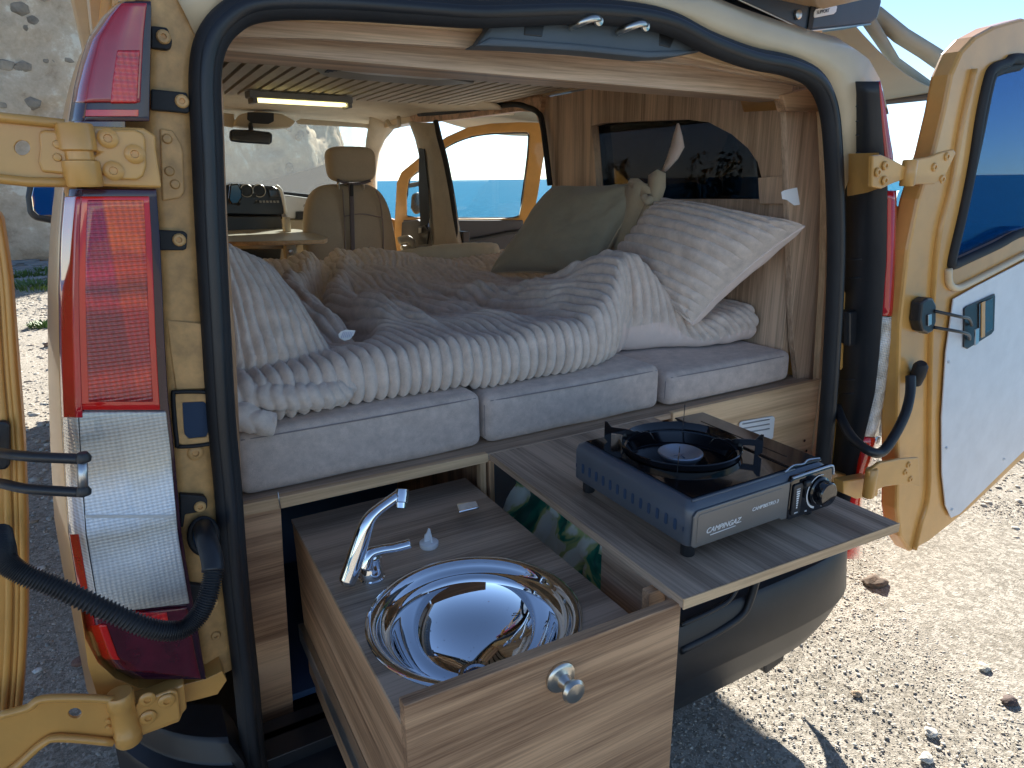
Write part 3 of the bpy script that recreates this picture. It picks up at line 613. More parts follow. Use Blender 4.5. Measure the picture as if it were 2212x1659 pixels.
# striker socket
out_ = [PY(x, y, YR-.004) for x, y in [(376, 856), (382, 849), (448, 850), (458, 858), (466, 945), (460, 955), (392, 963), (384, 955)]]
inn = [PY(x, y, YR-.004) for x, y in [(394, 870), (440, 868), (448, 876), (452, 930), (446, 944), (408, 948), (398, 938)]]
st = holed('striker_frame', out_, [inn], (0, .012, 0), M['paint_dusty'], van, bevel=.002)
slab('socket_hole', [PY(x, y, YR-.001) for x, y in [(392, 868), (444, 866), (454, 934), (448, 948), (400, 950)]], (0, .004, 0), M['dark_in'], st, bevel=0)
tube('socket_gasket', smoothpath([PY(x, y, YR-.006) for x, y in [(374, 858), (384, 847), (450, 848), (461, 860), (468, 944), (458, 958), (390, 965), (382, 952)]], 4, True), .0032, M['rubber'], st, closed=True, seg=8)
# grommet and corrugated cable to the left door
gr = tube('grommet', smoothpath([PY(440+30*math.cos(a), 1158+38*math.sin(a), 1.085) for a in np.linspace(0, 2*math.pi, 13)[:-1]], 3, True), .0045, M['rubber'], van, closed=True, seg=8)
slab('grommet_hole', [PY(440+27*math.cos(a), 1158+34*math.sin(a), 1.09) for a in np.linspace(0, 2*math.pi, 16)[:-1]], (0, .004, 0), M['dark_in'], gr, bevel=0)
cp = smoothpath([(*PY(440, 1140, 1.08),), PY(446, 1165, 1.02), PY(460, 1220, .985), PY(452, 1280, .965), PY(425, 1335, .955), PY(385, 1362, .95), PY(320, 1356, .95), PY(230, 1318, .96), PY(130, 1272, .98), PY(50, 1240, .99), PY(15, 1215, 1.0), PY(8, 1185, 1.02), PY(0, 1150, 1.06)], 12)
ncp = len(cp)
tube('door_cable', cp[:28], .0155, M['plastic'], van, seg=14)
dense = np.array([np.array([np.interp(t, np.arange(ncp), cp[:, k]) for k in range(3)]) for t in np.linspace(26, ncp-1, 560)])
tube('corrugated_sleeve', dense, .0135, M['plastic'], van, seg=14, rfun=lambda t: .0128+.0017*math.sin(t*2*math.pi*112))
# --- left hinges
def bolt3(par, pts, Y, r=.0120):
    for x, y in pts: screw(par, PY(x, y, Y), r=r, mat=M['paint'])
h1 = slab('hinge', [PY(x, y, 1.035) for x, y in [(196, 272), (310, 276), (336, 292), (338, 330), (350, 405), (345, 406), (200, 402), (190, 380)]], (0, .03, 0), M['paint'], van, bevel=.003, label='upper left door hinge with three screws')
slab('hinge_plate', [PY(x, y, 1.03) for x, y in [(212, 330), (190, 325), (190, 300), (210, 296), (222, 283), (240, 280), (290, 280), (308, 288), (314, 300), (316, 360), (310, 380), (296, 390), (250, 388), (230, 382), (212, 372), (188, 366), (188, 345)]], (0, -.006, 0), M['paint'], h1, bevel=.0035, seg=3)
bolt3(h1, [(233, 299), (291, 333), (245, 369)], 1.023)
A = PY(166, 267, 1.02); B = PY(176, 404, 1.02); A[0] = B[0] = (A[0]+B[0])/2
ln = np.linalg.norm(B-A)
lathe('barrel', [(.0001, 0), (.019, 0), (.021, .003), (.021, .030), (.016, .032), (.016, ln-.032), (.021, ln-.03), (.021, ln-.003), (.019, ln), (.0001, ln)], B, A-B, M['paint'], h1, seg=24)
# door arm as channel
arm = holed('hinge_arm', [PY(x, y, 1.02) for x, y in [(-160, 235), (0, 252), (60, 262), (140, 268), (150, 300), (160, 385), (150, 392), (60, 392), (0, 384), (-160, 376)]], [[PY(48+17*math.cos(a), 319+16*math.sin(a), 1.02) for a in np.linspace(0, 2*math.pi, 17)[:-1]]], (0, .006, 0), M['paint'], h1, bevel=.0015)
tube('arm_lip', [PY(x, y, 1.015) for x, y in [(-160, 237), (0, 253), (140, 268)]], .006, M['paint'], h1, seg=8); tube('arm_lip', [PY(x, y, 1.015) for x, y in [(-160, 378), (0, 386), (60, 393), (150, 394)]], .006, M['paint'], h1, seg=8)
slab('arm_boss', [PY(x, y, 1.014) for x, y in [(84, 285), (95, 280), (145, 284), (150, 310), (156, 378), (90, 372), (82, 350), (86, 320)]], (0, .006, 0), M['paint'], h1, bevel=.003)
for q in [(124, 312), (124, 340)]: lathe('rivet', [(.005, 0), (.004, .003), (.0001, .0035)], PY(*q, 1.013), (0, -1, 0), M['paint'], h1, seg=10, caps=False)
h2 = slab('hinge', [PY(x, y, 1.03) for x, y in [(288, 1520), (345, 1500), (398, 1478), (404, 1532), (395, 1542), (388, 1560), (270, 1604), (265, 1560)]], (0, .03, 0), M['paint'], van, bevel=.003, label='lower left door hinge below the lamp')
slab('hinge_plate', [PY(x, y, 1.025) for x, y in [(300, 1510), (370, 1486), (384, 1490), (390, 1548), (300, 1585), (275, 1592), (280, 1540)]], (0, -.006, 0), M['paint'], h2, bevel=.003)
bolt3(h2, [(318, 1498+12), (360, 1513), (320, 1549)], 1.018, .012)
A = PY(257, 1497, 1.02); B = PY(262, 1608, 1.02); B[0] = A[0]; ln = np.linalg.norm(B-A)
lathe('barrel', [(.0001, 0), (.017, 0), (.019, .003), (.019, .022), (.0175, .024), (.0175, ln-.024), (.019, ln-.022), (.019, ln-.003), (.017, ln), (.0001, ln)], B, A-B, M['paint'], h2, seg=24)
holed('hinge_arm', [PY(x, y, 1.02) for x, y in [(-120, 1590), (0, 1545), (60, 1530), (90, 1512), (180, 1512), (245, 1515), (246, 1600), (200, 1596), (130, 1592), (90, 1604), (40, 1650), (0, 1680), (-120, 1720)]], [[PY(162+14*math.cos(a), 1541+11*math.sin(a), 1.02) for a in np.linspace(0, 2*math.pi, 15)[:-1]]], (0, .006, 0), M['paint'], h2, bevel=.0015)
tube('arm_lip', smoothpath([PY(x, y, 1.014) for x, y in [(0, 1545), (60, 1529), (92, 1510), (180, 1508), (245, 1512)]], 4), .006, M['paint'], h2, seg=8)
tube('arm_lip', smoothpath([PY(x, y, 1.014) for x, y in [(0, 1682), (40, 1652), (92, 1606), (130, 1594), (245, 1604)]], 4), .006, M['paint'], h2, seg=8)
for q in [(233, 1556), (233, 1570)]: lathe('rivet', [(.004, 0), (.003, .003), (.0001, .0035)], PY(*q, 1.019), (0, -1, 0), M['paint'], h2, seg=10, caps=False)
# --- left rear door (inner side faces the viewer)
ld = [(-.45, 1.86), (-.27, 1.80), (-.215, 1.60), (-.185, 1.35), (-.17, 1.15), (-.162, 1.0), (-.160, .86), (-.162, .72), (-.172, .60), (-.21, .50), (-.75, .47), (-.80, .6), (-.82, 1.2), (-.76, 1.7), (-.68, 1.86)]
Yl = 1.10
pe = [PY(0, 460, Yl), PY(22, 600, Yl), PY(38, 800, Yl), PY(50, 950, Yl), PY(58, 1150, Yl), PY(58, 1350, Yl), PY(48, 1520, Yl), PY(30, 1659, Yl)]
outl = [(-.62, Yl, 1.86), (-.42, Yl, 1.82), (-.30, Yl, 1.70), (-.235, Yl, 1.58)]+[tuple(q) for q in pe]+[(-.25, Yl, .46), (-.80, Yl+.1, .46), (-.85, Yl+.1, 1.2), (-.75, Yl+.1, 1.80)]
outl = [(x, Yl, z) for x, y, z in outl]
holeL = [(-.40, Yl, 1.62), (-.31, Yl, 1.30), (-.32, Yl, 1.22), (-.66, Yl, 1.22), (-.68, Yl, 1.3), (-.66, Yl, 1.70)]
ldo = holed('rear_door', outl, [holeL], (0, .045, 0), M['paint'], van, bevel=.008, label='left rear door swung open, seen edge on at the left picture border')
for k, dx in enumerate((10, 22, 40)):
    tube('door_rib', smoothpath([PY(x-dx, y, Yl-.002) for x, y in [(4, 470), (22+2, 600), (38, 800), (50, 950), (58, 1150), (58, 1350), (48, 1520), (30, 1659)]], 5), [.004, .003, .005][k], M['paint'], ldo, seg=8)
slab('inner_panel', [(-.27, Yl-.004, 1.15), (-.255, Yl-.004, .9), (-.26, Yl-.004, .6), (-.70, Yl-.004, .56), (-.76, Yl-.004, 1.15)], (0, -.003, 0), M['whitepanel'], ldo)
slab('window_pane', [(x, Yl+.03, z) for x, y, z in [(-.40, 0, 1.62), (-.31, 0, 1.30), (-.32, 0, 1.22), (-.66, 0, 1.22), (-.68, 0, 1.3), (-.66, 0, 1.70)]], (0, .004, 0), M['blueglass'], ldo)
slab('stay_socket', [PY(x, y, Yl-.006) for x, y in [(-5, 905), (18, 905), (24, 915), (24, 1000), (14, 1010), (-5, 1010)]], (0, -.012, 0), M['plastic'], ldo, bevel=.004)
# check stay: two rods linked by a silver pin, reaching over the lamp
sy = tube('door_stay', smoothpath([PY(-60, 968, 1.08), PY(0, 978, 1.0), PY(60, 986, .96), PY(182, 992, .93)], 6), .0065, M['plastic'], van, seg=10)
tube('stay_rod', smoothpath([PY(-60, 1040, 1.08), PY(0, 1044, 1.0), PY(60, 1056, .96), PY(182, 1064, .93)], 6), .0065, M['plastic'], sy, seg=10)
tube('stay_pin', [PY(178, 992, .93), PY(180, 1066, .93)], .0058, M['steel'], sy, seg=12)
for q in [(182, 992), (182, 1064)]: lathe('stay_knuckle', [(.0001, 0), (.008, .001), (.009, .006), (.006, .012), (.0001, .0125)], PY(q[0], q[1]+6, .93), (0, 0, 1), M['plastic'], sy, seg=14)
# --- top frame: header trim, beam and cream roof corner
pts_in = [(430, 95), (490, 28), (545, -3), (640, -10), (760, -8), (900, 4), (1020, 12), (1106, 10), (1250, 6), (1370, 14), (1450, 34), (1530, 76), (1620, 108), (1705, 124), (1768, 152), (1802, 215), (1812, 300), (1820, 420)]
pts_out = [(360, -40), (420, -60), (520, -80), (640, -90), (760, -90), (900, -90), (1020, -80), (1106, -60), (1250, -45), (1370, -28), (1478, 2), (1530, 6), (1640, 50), (1730, 80), (1800, 100), (1848, 112), (1872, 130), (1896, 172)]
ri = [PY(x, y, YR+.004) for x, y in pts_in]; ro = []
for x, y in pts_out: ro.append(PY(x, y, YR+.01))
rr2 = [p+np.array([.0, .06, .04]) for p in ro]; rr3 = [p+np.array([0, .5, .075]) for p in ro]
rows = [[ri[i], ri[i]*.5+ro[i]*.5+np.array([0, -.012, 0]), ro[i]+np.array([0, -.004, 0]), rr2[i]] for i in range(len(ri))]
loft('roof_frame', rows, M['paint_cream'], van, solid=.004, label='pale rear roof frame above the opening')
hp = [(1030, 98), (1056, 62), (1062, 36), (1030, 24), (1100, 4), (1260, -6), (1420, 14), (1520, 60), (1524, 92), (1514, 112), (1455, 122), (1400, 124), (1250, 108), (1110, 100)]
hd = slab('header_trim', [PY(x, y, 1.118) for x, y in hp], (0, .03, 0), M['header'], van, bevel=.006, label='slate coloured trim over the header with latch hooks')
hl = slab('trim_ledge', [PY(x, y, 1.112) for x, y in [(1028, 98), (1060, 80), (1250, 94), (1400, 110), (1514, 108), (1460, 122), (1400, 125), (1250, 110), (1110, 101)]], (0, .05, 0), M['header'], hd, bevel=.004)
for q in [[(1136, 32), (1180, 36), (1172, 80), (1132, 76)], [(1426, 60), (1466, 66), (1448, 104), (1424, 98)]]:
    slab('trim_recess', [PY(x, y, 1.1165) for x, y in q], (0, .004, 0), M['plastic'], hd, bevel=.002)
for (x, y) in [(1265, 46), (1366, 58)]:
    hk = tube('latch_hook', smoothpath([PY(x-32, y+12, 1.11), PY(x-12, y+3, 1.085), PY(x+14, y-6, 1.075), PY(x+28, y-6, 1.08), PY(x+32, y+1, 1.10)], 5), .0065, M['satin'], hd, seg=12, flat=.8)
    lathe('hook_bolt', [(.0001, 0), (.009, 0), (.009, .005), (.005, .007), (.0001, .007)], PY(x+26, y-1, 1.085), (0, -1, 0), M['satin'], hd, seg=14)
# wooden beam box across the top, two stepped boards
beam = slab('ceiling_beam', [PY(470, 108, 1.22), PY(1712, 216, 1.22), PY(1712, 150, 1.22), PY(1400, 122, 1.22), PY(900, 80, 1.22), PY(470, 60, 1.22)], (0, .018, 0), M['woodwall_x'], van, bevel=.001, label='walnut beam board across the top of the opening')
zb = PY(470, 108, 1.22)[2]
slab('beam_underside', [(.15, 1.24, zb+.002), (1.50, 1.24, zb-.012), (1.50, 1.34, zb-.01), (.15, 1.34, zb+.002)], (0, 0, .012), M['woodwall_x'], beam)
slab('upper_board', [PY(x, y, 1.165) for x, y in [(470, 78), (700, 84), (1090, 108), (1500, 140), (1760, 190), (1766, 130), (1500, 80), (1090, 40), (700, 20), (480, 18)]], (0, .015, 0), M['woodwall_x'], beam, bevel=.001)
slab('edge_strip', [PY(x, y, 1.15) for x, y in [(478, 42), (560, 42), (800, 52), (1078, 72), (1078, 50), (800, 34), (560, 24), (485, 22)]], (0, .012, 0), M['woodlt_x'], beam, bevel=.003)
slab('edge_strip', [PY(x, y, 1.15) for x, y in [(1652, 130), (1700, 140), (1756, 170), (1770, 175), (1765, 155), (1700, 124), (1656, 112)]] if False else [PY(x, y, 1.15) for x, y in [(1456, 117), (1600, 150), (1700, 172), (1768, 190), (1756, 160), (1690, 145), (1600, 126), (1462, 98)]], (0, .012, 0), M['woodlt_x'], beam, bevel=.003)
# right wooden post and block
slab('wooden_post', [PY(x, y, 1.262) for x, y in [(1697, 222), (1800, 222), (1822, 420), (1828, 640), (1824, 842), (1816, 872), (1730, 872), (1714, 740), (1702, 400)]], (0, .018, 0), M['woodwall_z'], van, bevel=.001, label='upright walnut post at the right of the bed')
slab('post_edge', [PY(x, y, 1.225) for x, y in [(1778, 222), (1793, 232), (1797, 400), (1793, 640), (1777, 852), (1766, 852), (1782, 600), (1786, 400)]], (0, .02, 0), M['woodlt_z'], van, bevel=.001)
slab('corner_block', [PY(x, y, 1.21) for x, y in [(1690, 205), (1762, 186), (1772, 212), (1776, 240), (1700, 240)]], (0, .03, 0), M['wood_x'], van, bevel=.003)
# left wooden lining: only its edge shows
slab('side_lining', [PY(x, y, 1.20) for x, y in [(468, 110), (478, 110), (492, 500), (510, 760), (523, 1075), (514, 1085), (500, 760), (482, 500)]], (0, 1.75, 0), M['wood_z'], van, bevel=.001, label='left wooden side lining seen as a thin edge')
# --- ceiling
zc = 1.85
cl = slab('ceiling', [(.10, 1.3, zc+.012), (1.60, 1.3, zc+.012), (1.60, 3.09, zc+.012), (.10, 3.09, zc+.012)], (0, 0, .01), M['groove'], van, bevel=0, label='slatted ceiling with dark grooves')
proto = None
for i in range(31):
    x0 = .115+i*.048; y1 = 3.02+.2*(x0-.1)
    if proto is None:
        proto = slab('slat', [(x0, 1.32, zc), (x0+.034, 1.32, zc), (x0+.034, 3.08, zc), (x0, 3.08, zc)], (0, 0, .012), M['slat'], cl, bevel=.001)
    else:
        s_ = proto.copy(); COL.objects.link(s_); s_.location = (i*.048, 0, 0); s_.parent = cl
vf = [PZ(x, y, zc-.004) for x, y in [(674, 138), (703, 157), (790, 166), (946, 178), (1024, 172), (900, 150), (760, 138)]]
rv_ = slab('roof_vent', vf, (0, 0, -.012), M['greyplastic'], van, bevel=.003, label='grey frame of the roof vent in the ceiling')
slab('vent_blind', [PZ(x, y, zc-.017) for x, y in [(735, 150), (790, 158), (940, 170), (980, 168), (880, 154), (780, 146)]], (0, 0, -.004), M['white'], rv_, bevel=.001)
for k in range(5):
    a = PZ(708+k*9, 150-k*1.6, zc-.018); slab('vent_slot', [a, a+(.012, 0, 0), a+(.016, .05, 0), a+(.004, .05, 0)], (0, 0, -.002), M['dark_in'], rv_, bevel=0)
# led lamp
l0, l1 = PY(540, 208, 3.0), PY(748, 220, 3.35)
lampz = PZ(640, 214, zc-.02)
a0 = PZ(552, 213, zc-.03); a1 = PZ(742, 224, zc-.03); ax = (a1-a0)/np.linalg.norm(a1-a0); pn = np.cross(DZ, ax)
lm = slab('strip_light', [a0-pn*.03-ax*.03, a1-pn*.03+ax*.03, a1+pn*.03+ax*.03, a0+pn*.03-ax*.03], (0, 0, .026), M['greyplastic'], van, bevel=.004, label='lit strip light under the ceiling')
slab('lamp_diffuser', [a0-pn*.024, a1-pn*.024, a1+pn*.02, a0+pn*.02], (0, 0, -.012), M['led'], lm, bevel=.003)
n_ = 28
for k in range(n_):
    c = a0+(a1-a0)*(k+.5)/n_-pn*.026; lathe('diffuser_rib', [(.0001, 0), (.005, 0), (.006, .003), (.0001, .006)], c+np.array([0, 0, -.008]), -pn, M['led'], lm, seg=8)
for e in (a0-ax*.02, a1+ax*.005): slab('lamp_cap', [e-pn*.032, e-pn*.032+ax*.018, e+pn*.03+ax*.018, e+pn*.03], (0, 0, -.018), M['greyplastic'], lm, bevel=.002)
# --- headliner from slats to windscreen
def prof(x): return [(2.9, 1.875), (3.3, 1.90), (3.8, 1.93), (4.3, 1.94), (4.6, 1.925), (4.75, 1.90)]
rows = []
for x in np.linspace(-.02, 1.66, 18):
    e = abs((x-.82)/.84); drop = .07*e**6
    rows.append([(x, y_, z_-drop) for y_, z_ in prof(x)])
loft('headliner', rows, M['headliner'], van, solid=.012, label='beige headliner over the front seats')
slab('roof_skin', [(-.02, 1.14, 1.925), (.4, 1.13, 1.96), (1.25, 1.13, 1.96), (1.66, 1.14, 1.925), (1.64, 4.6, 1.96), (1.3, 4.75, 1.99), (.4, 4.75, 1.99), (0, 4.6, 1.96)], (0, 0, .02), M['paint_cream'], van, bevel=.01)
box('sun_gap_block', (1.605, 1.69), (1.32, 4.55), (1.845, 1.94), M['paint_cream'], van)  # boxes added on both sides to close a gap that let sun onto the bed
box('sun_gap_block', (.02, .10), (1.32, 4.55), (1.845, 1.94), M['paint_cream'], van)
gh = tube('grab_handle', smoothpath([(1.50, 3.95, 1.865), (1.52, 4.0, 1.83), (1.53, 4.08, 1.825), (1.53, 4.16, 1.83), (1.52, 4.2, 1.865)], 5), .012, M['beige'], van, seg=10)
# --- windscreen zone
oc = slab('overhead_console', [PY(x, y, 4.45) for x, y in [(508, 262), (520, 246), (560, 239), (610, 246), (640, 262), (628, 275), (600, 278), (530, 276), (505, 272)]], (0, .10, 0), M['beige'], van, bevel=.012, seg=3)
slab('console_lamp', [PY(x, y, 4.445) for x, y in [(535, 242), (592, 244), (592, 262), (580, 268), (545, 266), (534, 258)]], (0, .03, 0), M['blacktrim'], oc, bevel=.004)
mr = slab('rear_view_mirror', [PY(x, y, 4.40) for x, y in [(497, 283), (502, 279), (540, 280), (583, 285), (589, 290), (588, 308), (582, 312), (520, 308), (500, 305), (496, 298)]], (0, .035, 0), M['blacktrim'], van, bevel=.008, seg=3)
slab('mirror_glass', [PY(x, y, 4.398) for x, y in [(501, 285), (505, 282), (540, 283), (581, 288), (585, 292), (584, 306), (580, 308), (520, 304), (502, 302)]], (0, -.002, 0), plain('mirror_dark', (0.16, 0.17, 0.18), 0.08, metal=.8), mr, bevel=.001)
tube('mirror_arm', [PY(542, 281, 4.42), PY(541, 268, 4.46)], .014, M['blacktrim'], mr, seg=8)
for q in ([(470, 242), (505, 246), (508, 262), (504, 276), (470, 270)], [(640, 262), (650, 256), (800, 268), (801, 278), (790, 276), (645, 268)]):
    slab('sun_visor', [PY(x, y, 4.5) for x, y in q], (0, .02, 0), M['headliner'], van, bevel=.004)
# windscreen glass
wsg = [(-.02, 5.35, 1.20), (1.66, 5.35, 1.20), (1.60, 4.72, 1.93), (.05, 4.72, 1.93)]
slab('windscreen', wsg, (0, .006, .004), M['windscreen'], van, bevel=0)
# right A pillar and mirror triangle
loft('front_pillar', [[PY(x, y, Y) for x, y in r_] for Y, r_ in [(4.45, [(800, 250), (830, 240), (880, 236), (888, 250)]), (4.5, [(796, 275), (812, 282), (835, 275), (862, 262)]), (4.6, [(792, 300), (802, 310), (816, 312), (830, 300)]), (4.7, [(790, 330), (798, 350), (806, 355), (818, 330)]), (4.9, [(785, 380), (794, 400), (802, 405), (812, 380)]), (5.0, [(780, 460), (790, 470), (800, 470), (812, 460)])]], M['headliner'], van, solid=.02)
tube('windscreen_bead', [PY(800, 276, 4.8), PY(797, 300, 4.83), PY(793, 330, 4.86)], .008, M['rubber'], van, seg=8)
# --- dashboard
ds = slab('dashboard', [PY(x, y, 4.35) for x, y in [(612, 420), (640, 424), (700, 432), (800, 434), (815, 440), (815, 458), (680, 458), (650, 462), (640, 472), (618, 474)]], (0, .12, .0), M['whitepanel'], van, bevel=.012, seg=3, label='pale grey dashboard face with black centre console')
slab('dash_top', [PY(600, 412, 4.45), PY(820, 434, 4.45), (1.62, 5.3, 1.36), (.0, 5.3, 1.36), (.0, 4.45, 1.38), PY(500, 402, 4.45)], (0, 0, -.03), M['blacktrim'], ds, bevel=.01)
slab('dash_ledge', [PY(x, y, 4.33) for x, y in [(640, 457), (815, 457), (815, 474), (640, 474)]], (0, .1, 0), M['blacktrim'], ds, bevel=.004)
slab('glove_box', [PY(x, y, 4.36) for x, y in [(612, 474), (815, 472), (820, 600), (600, 600)]], (0, .1, 0), M['beige'], ds, bevel=.01)
slab('glove_lid', [PY(x, y, 4.355) for x, y in [(660, 490), (760, 488), (760, 545), (668, 548)]], (0, -.006, 0), M['beige'], ds, bevel=.004)
slab('glove_lid', [PY(x, y, 4.355) for x, y in [(672, 552), (760, 550), (760, 580), (690, 582), (674, 572)]], (0, -.006, 0), M['beige'], ds, bevel=.004)
tx = PY(655, 447, 4.335); text('airbag_mark', 'AIRBAG', .022, tx, (1, 0, 0), (0, 0, 1), M['plastic'], ds)
cs = slab('centre_console', [PY(x, y, 4.25) for x, y in [(482, 402), (500, 396), (590, 402), (603, 410), (612, 440), (614, 462), (600, 466), (482, 464)]], (0, .12, 0), M['blacktrim'], van, bevel=.01, seg=3, label='black centre console with round vents and radio')
for (x, y) in [(533, 412), (560, 412)]:
    a_ = lathe('air_vent', [(.038, 0), (.036, .008), (.028, .010), (.026, .004), (.0001, .003)], PY(x, y, 4.248), (0, -1, 0), M['plastic'], cs, seg=22, caps=False)
    tube('vent_ring', [PY(x, y, 4.238)+np.array([.034*math.cos(t), 0, .034*math.sin(t)]) for t in np.linspace(0, 6.283, 25)[:-1]], .0022, M['satin'], cs, closed=True, seg=6)
slab('radio', [PY(x, y, 4.246) for x, y in [(576, 406), (601, 408), (607, 428), (582, 428)]], (0, -.006, 0), M['plastic'], cs, bevel=.003)
slab('radio_screen', [PY(x, y, 4.238) for x, y in [(581, 411), (599, 412), (602, 424), (584, 424)]], (0, -.002, 0), M['smoke'], cs, bevel=.001)
for k in range(7): slab('button', [PY(x+k*7.5, y, 4.246) for x, y in [(552, 433), (557, 433), (558, 438), (553, 438)]], (0, -.005, 0), M['greyplastic'], cs, bevel=.001)
lathe('volume_knob', [(.013, 0), (.012, .012), (.0001, .013)], PY(548, 422, 4.246), (0, -1, 0), M['plastic'], cs, seg=16)
slab('hazard_button', [PY(x, y, 4.246) for x, y in [(548, 440), (556, 432), (563, 441)]], (0, -.005, 0), M['plastic'], cs, bevel=.001)
slab('console_lower', [PY(x, y, 4.22) for x, y in [(488, 466), (606, 466), (612, 500), (606, 560), (490, 560)]], (0, .2, 0), M['plastic'], cs, bevel=.008)
tube('console_trim', smoothpath([PY(x, y, 4.24) for x, y in [(596, 401), (607, 412), (614, 440), (618, 462)]], 4), .010, M['white'], cs, seg=8)
ph = slab('phone_holder', [PY(x, y, 4.15) for x, y in [(497, 398), (515, 396), (522, 410), (523, 428), (515, 441), (500, 442), (493, 430)]], (0, .03, 0), M['blackgloss'], van, bevel=.008, seg=3)
tube('holder_arm', [PY(510, 430, 4.16), PY(515, 440, 4.24)], .012, M['plastic'], ph, seg=8)
gl_ = tube('gear_lever', smoothpath([PY(619, 500, 4.0), PY(618, 485, 4.0), PY(617, 474, 4.0)], 3), .02, M['beige'], van, seg=12)
for k, q in enumerate([[(478, 396), (520, 396), (560, 400), (595, 408)], [(540, 400), (580, 405), (612, 411)]]):
    tube('wiper', smoothpath([PY(x, y, 5.2) for x, y in q], 3), .008, M['plastic'], van, seg=6)
# --- right wall with arch window
XW = 1.62
def X_(pts, X=XW): return [PX(x, y, X) for x, y in pts]
outer = [(XW, 1.285, 1.02), (XW, 1.285, 1.84), (XW, 2.66, 1.84), (XW, 2.66, 1.80), (XW, 2.60, 1.72), (XW, 2.52, 1.50), (XW, 2.5, 1.02)]
arch = X_([(1290, 430), (1283, 330), (1277, 272), (1300, 266), (1380, 262), (1480, 258), (1530, 264), (1580, 290), (1615, 320), (1636, 350), (1645, 385), (1650, 430)])
arch = [np.array([XW, a[1], a[2]]) for a in arch]
holed('side_wall_panel', outer, [arch], (.03, 0, 0), M['woodwall_z'], van, bevel=.001, label='walnut panel on the right wall with an arched window cut out')
a0_, a1_ = arch[0], arch[2]
slab('window_reveal', [a0_+(.031, 0, 0), a1_+(.031, 0, 0), a1_+(.031, .10, 0), a0_+(.031, .10, 0)], (.004, 0, 0), M['wood_z'], van)
slab('arch_window', [(XW+.045, 1.31, 1.30), (XW+.045, 1.31, 1.84), (XW+.045, 2.45, 1.84), (XW+.045, 2.45, 1.30)], (.005, 0, 0), M['tint'], van, bevel=0, label='dark tinted side window behind the arch')
slab('arch_sill', [PX(x, y, XW-.02) for x, y in [(1637, 384), (1706, 380), (1706, 440), (1640, 440)]], (.02, 0, 0), M['woodwall_z'], van)
slab('side_panel', [(XW+.09, 1.285, .35), (XW+.06, 1.285, 1.28), (XW+.06, 2.55, 1.28), (XW+.09, 2.55, .35)], (.03, 0, 0), M['paint'], van, bevel=.003, label='right outer body side below the window')
slab('side_panel', [(XW+.04, 1.46, 1.82), (XW+.03, 1.46, 1.90), (XW+.03, 4.5, 1.95), (XW+.04, 4.5, 1.88), (XW+.04, 2.5, 1.88)], (.03, 0, 0), M['paint'], van, bevel=.003)
# header over sliding opening
slab('sliding_header', [PX(x, y, 1.60) for x, y in [(884, 236), (1170, 205), (1170, 222), (1166, 243), (1120, 240), (1000, 256), (945, 262), (905, 264), (886, 262)]], (.04, 0, 0), M['wood_x'], van, bevel=.002)
tube('sliding_seal', smoothpath([PX(x, y, 1.60) for x, y in [(905, 247), (985, 240), (1100, 226), (1140, 232), (1164, 245), (1172, 270), (1180, 330), (1188, 400)]], 5), .012, M['rubber'], van, seg=8)
# B pillar
bp_ = loft('middle_pillar', [[PX(x, y, X) for (x, y), X in zip(r_, (1.62, 1.58, 1.58, 1.60))] for r_ in [[(886, 262), (892, 264), (938, 266), (946, 266)], [(900, 300), (908, 302), (945, 304), (953, 304)], [(912, 350), (920, 352), (958, 354), (966, 354)], [(925, 420), (936, 422), (972, 424), (982, 424)], [(932, 500), (944, 502), (984, 504), (994, 504)], [(936, 560), (948, 562), (992, 564), (1004, 564)]]], M['headliner'], van, solid=.02, label='beige pillar between front and sliding door openings')
tube('pillar_seal', smoothpath([PX(x, y, 1.59) for x, y in [(941, 262), (950, 300), (963, 350), (978, 430), (990, 520), (994, 560)]], 5), .016, M['rubber'], bp_, seg=8)
sb_ = slab('seat_belt', [PX(x, y, 1.56) for x, y in [(905, 320), (916, 322), (924, 400), (927, 470), (922, 492), (908, 490), (904, 400)]], (.004, 0, 0), M['rubber'], van, bevel=.001, label='dark seat belt hanging down the middle pillar')
slab('belt_anchor', [PX(x, y, 1.55) for x, y in [(903, 490), (918, 486), (926, 500), (922, 528), (902, 530)]], (.01, 0, 0), M['plastic'], sb_, bevel=.003)
slab('belt_buckle', [PX(x, y, 1.54) for x, y in [(905, 492), (911, 492), (911, 502), (905, 504)]], (-.004, 0, 0), M['steel'], sb_, bevel=.001)
slab('lower_trim', [PX(x, y, 1.60) for x, y in [(868, 480), (900, 474), (940, 500), (1000, 500), (1004, 640), (860, 640)]], (.04, 0, 0), M['plastic'], van, bevel=.004)
